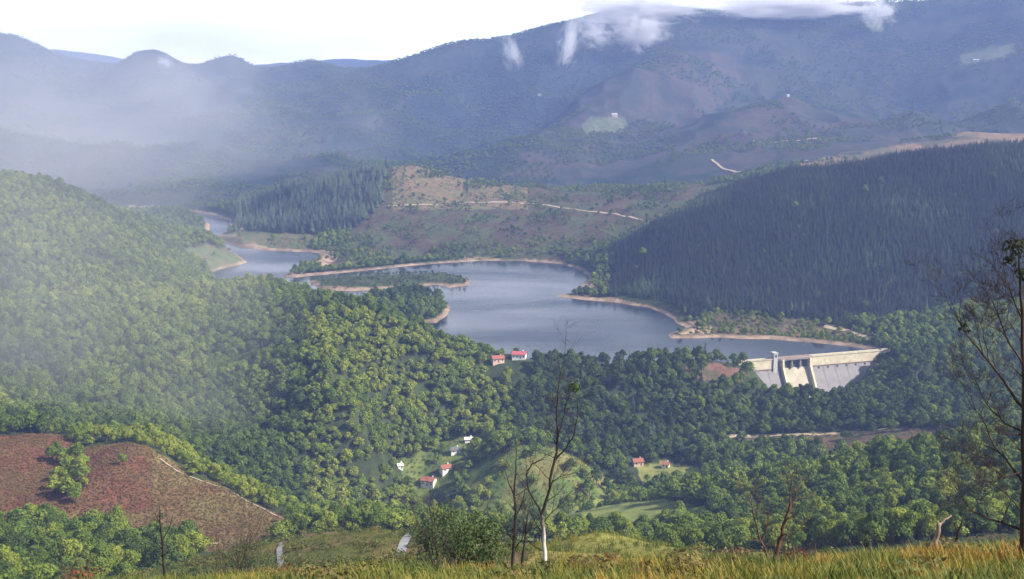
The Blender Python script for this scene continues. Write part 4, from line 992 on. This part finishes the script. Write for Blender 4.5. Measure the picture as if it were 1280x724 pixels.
def leaf_tuft(parent, base, a, b_, Yd, rpx, mat, seed, k=60, size=.05, name='leaf_tuft'):
    c = pt(a, b_, Yd) - base; r = px2r(2 * rpx, Yd)
    V, Fc = leaf_cloud([(0, 0, 0, 1.0)], k, size / r, seed, .8); V = np.array(V) * r
    return link(name, mesh(name, V, Fc, mat), parent, c)
o, bs = bare_tree('bare_birch', 'leafless young tree with white lower trunk standing on the brow near the centre', 'tree', 30,
    [(680, 724, 6.24), (681, 690, 5.85), (679, 660, 5.07), (677, 643, 4.68), (684, 622, 3.90), (690, 588, 3.51), (696, 566, 3.51), (697, 535, 3.12), (697, 500, 2.03), (702, 460, 0.94), (708, 415, 0.47)],
    [[(677, 643, 3.12), (671, 630, 2.81), (660, 610, 2.34), (658, 594, 1.87), (665, 580, 1.40), (680, 574, 0.78)],
     [(694, 574, 2.50), (708, 560, 2.03), (718, 542, 1.56), (722, 512, 1.09), (724, 495, 0.62)],
     [(697, 545, 2.03), (703, 525, 1.56), (708, 505, 1.09), (714, 488, 0.62)],
     [(687, 605, 1.72), (700, 596, 1.40), (716, 592, 0.94), (730, 580, 0.55)],
     [(678, 655, 1.87), (690, 640, 1.48), (704, 628, 1.09), (716, 612, 0.62)],
     [(679, 668, 1.56), (668, 650, 1.17), (662, 640, 0.78)],
     [(680, 690, 1.56), (664, 680, 1.09), (650, 664, 0.62)]], M['birch'], 11, twigL=.8, ntwig=7)
leaf_tuft(o, bs, 717, 485, 30, 8, M['shrub'], 1, 50, .06)
bare_tree('bare_sapling', 'thin dark bare sapling, upright just left of the white trunked tree', 'tree', 33,
    [(641, 712, 5), (643, 670, 4.5), (645, 640, 4), (643, 610, 3), (645, 575, 1.6), (644, 545, .7)],
    [[(645, 648, 2.4), (652, 630, 1.8), (656, 610, 1)], [(644, 625, 2), (636, 605, 1.4), (630, 585, .7)], [(643, 680, 2), (634, 664, 1.4), (626, 650, .8)], [(642, 690, 2.2), (652, 676, 1.6), (660, 655, .8)]], M['darkbark'], 12, ntwig=3, twigL=.7)
bare_tree('bare_sapling', 'short thin bare stem growing between the dark sapling and the white trunked tree', 'tree', 36,
    [(652, 708, 4), (655, 685, 3.2), (658, 655, 2.2), (662, 632, 1)], [[(656, 672, 1.8), (664, 658, 1.2), (670, 645, .7)], [(657, 660, 1.6), (652, 645, .8)]], M['darkbark'], 13, ntwig=3, twigL=.6)
o, bs = bare_tree('bare_tree', 'dark half bare tree with long branches leaning left at the right edge', 'tree', 24,
    [(1278, 690, 8.58), (1279, 640, 7.92), (1281, 590, 7.26), (1280, 520, 5.94), (1279, 450, 4.62), (1278, 390, 4.25), (1274, 330, 2.55), (1272, 296, 1.02)],
    [[(1281, 512, 4.25), (1260, 484, 3.57), (1236, 452, 2.89), (1216, 428, 2.21), (1202, 408, 1.53), (1188, 384, 0.77)],
     [(1280, 606, 3.40), (1260, 578, 2.72), (1244, 560, 2.04), (1226, 520, 1.36), (1210, 500, 0.68)],
     [(1279, 664, 4.25), (1259, 656, 3.57), (1236, 648, 2.55), (1216, 640, 1.70), (1206, 626, 0.77)],
     [(1279, 455, 3.06), (1262, 430, 2.38), (1250, 400, 1.70), (1240, 376, 0.85)],
     [(1280, 540, 2.89), (1256, 530, 2.21), (1234, 506, 1.53), (1216, 470, 0.85)],
     [(1238, 455, 1.70), (1232, 430, 1.27), (1226, 405, 0.68)],
     [(1278, 400, 2.55), (1266, 372, 1.70), (1256, 350, 0.85)],
     [(1280, 590, 2.72), (1256, 596, 2.04), (1238, 584, 1.36), (1224, 560, 0.68)],
     [(1279, 640, 2.55), (1262, 622, 1.87), (1244, 606, 1.19), (1229, 600, 0.68)]], M['twigbark'], 14, 3, twigL=.8, ntwig=8)
leaf_tuft(o, bs, 1270, 312, 24, 17, M['darkshrub'], 2, 130, .05); leaf_tuft(o, bs, 1262, 328, 24, 9, M['darkshrub'], 3, 60, .05)
leaf_tuft(o, bs, 1205, 412, 24, 7, M['darkshrub'], 4, 26, .04); leaf_tuft(o, bs, 1278, 345, 24, 12, M['darkshrub'], 5, 60, .05)
bare_tree('bare_shrub', 'forked reddish bare shrub rising from the grass right of centre', 'shrub', 29,
    [(964, 722, 7), (969, 698, 6.5), (974, 675, 5.5), (980, 655, 4.5), (986, 638, 3.6), (988, 612, 2), (991, 590, .9)],
    [[(966, 712, 4), (958, 692, 3.4), (948, 668, 2.6), (941, 640, 1.8), (938, 618, .9)], [(952, 678, 2.2), (958, 660, 1.6), (962, 642, .8)], [(986, 638, 2), (994, 625, 1.4), (1000, 606, .7)], [(972, 684, 2), (984, 676, 1.4), (996, 660, .7)]], M['redbark'], 15, twigL=.55, ntwig=4)
bare_tree('dead_trunk', 'pale broken dead trunk leaning in the grass at the right', 'tree stump', 31,
    [(1167, 694, 7.5), (1169, 682, 7), (1172, 668, 6.5), (1174, 654, 5)], [[(1175, 657, 4), (1181, 649, 3), (1189, 645, 1.6)]], M['dead_wood'], 16, 0, ntwig=1, twigL=.1)
bare_tree('bare_sapling', 'short dark slanting stem just right of the pale broken trunk', 'tree', 32,
    [(1192, 690, 5), (1195, 676, 4.2), (1199, 662, 3.4), (1204, 648, 1.6)], [[(1198, 665, 2), (1190, 652, 1)], [(1200, 660, 2), (1212, 652, 1)]], M['darkbark'], 17, 1, ntwig=2, twigL=.35)
o, bs = bare_tree('bare_sapling', 'thin sapling with sparse leaves in front of the wood at lower left', 'tree', 34,
    [(205, 740, 5), (206, 715, 4.4), (204, 685, 3.6), (201, 658, 2.6), (199, 632, 1)], [[(204, 690, 1.8), (195, 676, 1.2), (190, 660, .7)], [(203, 675, 1.8), (212, 660, 1.2), (216, 645, .7)], [(201, 655, 1.4), (194, 642, .8)]], M['darkbark'], 18, 1, ntwig=3, twigL=.5)
leaf_tuft(o, bs, 200, 648, 34, 7, M['darkshrub'], 6, 14, .05)
def bush(name, label, a, b_, Yd, wpx, hpx, mat, bark, seed, dens_=1.0, leaf=.07, twiggy=0, lean=1.0):
    """rounded shrub: stems, then leaf sprays on several lobes; foot at (a, b_)"""
    g = random.Random(seed); p = pt(a, b_, Yd); base = Vector((p.x, p.y, ground1(p.x, p.y))); o = empty(name, base); tag(o, label, 'shrub')
    R, H = wpx * Yd / F / 2, hpx * Yd / F + max(p.z - base.z, .12)
    st_ = MB()
    for k in range(7 + twiggy):
        an = g.uniform(0, 6.28); d = Vector((math.cos(an) * g.uniform(.1, .7), math.sin(an) * g.uniform(.1, .7), 1)).normalized()
        grow(st_, Vector((0, 0, -.2)), d, H * g.uniform(.7, 1.02), max(.012, R * .03), 2, g, .5, .4)
    st_.build('stems', bark, o)
    if dens_ > 0:
        L = [(0, 0, H * .55, R * .6)]
        for k in range(11):
            an = g.uniform(0, 6.28); rr = R * g.uniform(.3, .72); L.append((math.cos(an) * rr, math.sin(an) * rr, H * g.uniform(.28, .8) - rr / R * H * .12, R * g.uniform(.24, .42)))
        L.append((R * .1, 0, H - R * .34, R * .34))
        V, Fc = leaf_cloud(L, 190 * dens_ * (.08 / leaf) ** 1.2, leaf, seed, min(1.0, H / (2 * R) * 1.2))
        link('foliage', mesh('foliage', V, Fc, mat), o)
    return o
bush('round_bush', 'large rounded green bush just beyond the brow left of the bare saplings', 590, 716, 58, 104, 86, M['shrub'], M['darkbark'], 31, 2.4, .085)
bush('round_bush', 'paler bush behind and left of the large rounded bush', 552, 690, 120, 110, 68, M['shrub'], M['darkbark'], 36, 1.0, .16)
bush('low_bush', 'sparse olive low bush at the left foot of the large rounded bush', 515, 718, 56, 50, 36, M['shrub'], M['darkbark'], 32, 1.0, .07)
bush('twiggy_bush', 'dark twiggy bush with few leaves below the brown hill', 300, 724, 40, 52, 66, M['darkshrub'], M['darkbark'], 33, .14, .05, 14)
bush('dark_bush', 'dark rounded bush behind the grass between bare shrub and broken trunk', 1084, 697, 44, 56, 44, M['darkshrub'], M['darkbark'], 34, .5, .06)
bush('dark_bush', 'small dark green bush in the grass at the bottom left of the bare shrub', 914, 726, 27, 30, 22, M['darkshrub'], M['darkbark'], 35, .8, .04)
bush('russet_bush', 'small russet bush in the grass just right of the bare shrub', 996, 722, 28, 48, 30, M['redshrub'], M['redbark'], 37, .25, .04, 8)
bush('russet_bush', 'red leaved bush poking up at the bottom left corner', 97, 738, 33, 70, 32, M['redshrub'], M['redbark'], 38, .7, .045, 6)

for k, (a, b_, Yd, w, h, mt, lab) in enumerate([
    (360, 722, 36, 46, 20, 'redshrub', 'low rust coloured bush on the brow right of the dark twiggy bush'),
    (452, 716, 38, 60, 26, 'shrub', 'low green bush on the brow left of the large rounded bush'),
    (760, 706, 37, 54, 18, 'redshrub', 'low rust coloured bush on the brow right of the white trunked tree'),
    (842, 706, 38, 48, 22, 'shrub', 'low green bush on the brow midway between white trunked tree and forked bare shrub'),
    (1036, 706, 37, 44, 26, 'shrub', 'low green bush between the forked bare shrub and the dark rounded bush'),
    (1128, 700, 37, 50, 20, 'redshrub', 'low rust coloured bush left of the pale broken trunk')]):
    bush('low_bush', lab, a, b_, Yd, w, h, M[mt], M['darkbark'], 50 + k, .8, .05)
# ------------------------------------------------------------------ haze in the valley air
bm = bmesh.new(); bmesh.ops.create_cube(bm, size=1.0); me = bpy.data.meshes.new('haze')
top, bot = float(max(gz.max(), 560)) + 15, float(gz.min()) - 1.0
bmesh.ops.scale(bm, vec=(19000, 19000, top - bot), verts=bm.verts); bmesh.ops.translate(bm, vec=(0, 0, (top + bot) / 2), verts=bm.verts)
bm.to_mesh(me); bm.free()
hm = bpy.data.materials.new('haze'); hm.use_nodes = True; nt = hm.node_tree
for q in list(nt.nodes): nt.nodes.remove(q)
pv = nt.nodes.new('ShaderNodeVolumePrincipled'); pv.inputs['Density'].default_value = HAZE_DENSITY; pv.inputs['Color'].default_value = HAZE_COLOR; pv.inputs['Anisotropy'].default_value = 0.0
mo = nt.nodes.new('ShaderNodeOutputMaterial'); nt.links.new(pv.outputs['Volume'], mo.inputs['Volume'])
me.materials.append(hm); link('haze', me)['kind'] = 'stuff'

def mist(name, label, px, py, Yd, rx, ry, rz, dens, scale=2.2, cut=.42, tilt=0.0, step=.25):
    """a drifting bank of cloud: soft-edged, thicker and thinner with noise"""
    bm = bmesh.new(); bmesh.ops.create_icosphere(bm, subdivisions=3, radius=1.0); me = bpy.data.meshes.new(name); bm.to_mesh(me); bm.free()
    m = bpy.data.materials.new(name); m.use_nodes = True; nt = m.node_tree
    for q in list(nt.nodes): nt.nodes.remove(q)
    N, L = nt.nodes, nt.links
    tc = N.new('ShaderNodeTexCoord'); ln = N.new('ShaderNodeVectorMath'); ln.operation = 'LENGTH'; nz = N.new('ShaderNodeTexNoise'); nz.inputs['Scale'].default_value = scale; nz.inputs['Detail'].default_value = 6; nz.inputs['Roughness'].default_value = .6
    nz.inputs['Distortion'].default_value = .6
    fo = N.new('ShaderNodeMapRange'); fo.inputs['From Min'].default_value = 1.0; fo.inputs['From Max'].default_value = .15
    ad = N.new('ShaderNodeMath'); ad.operation = 'MULTIPLY_ADD'; ad.inputs[1].default_value = 3.0
    sb = N.new('ShaderNodeMapRange'); sb.inputs['From Min'].default_value = cut + 1.35; sb.inputs['From Max'].default_value = cut + 2.15; sb.inputs['To Max'].default_value = dens
    pv = N.new('ShaderNodeVolumePrincipled'); pv.inputs['Color'].default_value = (.97, .97, 1, 1); pv.inputs['Anisotropy'].default_value = .2
    L.new(tc.outputs['Object'], ln.inputs[0]); L.new(tc.outputs['Object'], nz.inputs['Vector']); L.new(ln.outputs['Value'], fo.inputs['Value'])
    mp = N.new('ShaderNodeMapping'); mp.inputs['Location'].default_value = (px * .37, py * .21, 0); L.new(tc.outputs['Object'], mp.inputs['Vector']); L.new(mp.outputs['Vector'], nz.inputs['Vector'])
    L.new(nz.outputs['Fac'], ad.inputs[0]); L.new(fo.outputs['Result'], ad.inputs[2]); L.new(ad.outputs[0], sb.inputs['Value']); L.new(sb.outputs['Result'], pv.inputs['Density'])
    o_ = N.new('ShaderNodeOutputMaterial'); L.new(pv.outputs['Volume'], o_.inputs['Volume']); me.materials.append(m)
    o = link(name, me, None, at(px, py, Yd), (0, tilt, 0)); o.scale = (rx, ry, rz); tag(o, label, 'cloud', kind='stuff'); return o
mist('cloud_wisp', 'white cloud spilling over the highest ridge of the far massif', 790, 14, 4480, 300, 120, 80, .05, scale=2.6)
mist('cloud_wisp', 'bright shred of cloud hanging just under the highest ridge', 800, 40, 4330, 130, 80, 95, .035, scale=2.4, cut=.5)
mist('cloud_wisp', 'white streak of cloud sliding down the massif below its ridge', 712, 52, 4250, 52, 70, 130, .03, scale=1.9, cut=.45, tilt=.3)
mist('cloud_wisp', 'faint streak of cloud beside the brighter sliding one', 745, 40, 4300, 90, 80, 70, .018, scale=2.4, cut=.5, tilt=.3)
mist('cloud_wisp', 'faint shred of cloud on the left shoulder of the massif', 640, 66, 4250, 50, 80, 100, .012, scale=2.2, cut=.48, tilt=-.3)
mist('cloud_wisp', 'flat white cloud resting on the right part of the massif ridge', 985, 8, 4480, 430, 160, 60, .05, scale=2.6)
mist('cloud_wisp', 'small white cloud at the notch of the ridge at upper right', 1098, 16, 4330, 80, 80, 70, .03, scale=2.2, cut=.48)
mist('cloud_wisp', 'tiny pale shred of cloud on the left skyline', 206, 78, 4300, 40, 60, 26, .015, scale=2.2)
mist('mist_bank', 'thin pale mist hanging before the wooded hill at the left', 30, 340, 900, 230, 150, 190, .0012, scale=1.6, cut=.1)
mist('mist_bank', 'broad pale mist filling the valley left of the far mountain', 100, 165, 3000, 820, 480, 400, .0013, scale=1.2, cut=.2)
print('trees', len(bx), len(cx), 'ground', gx.size, 'z', gz.min(), gz.max())
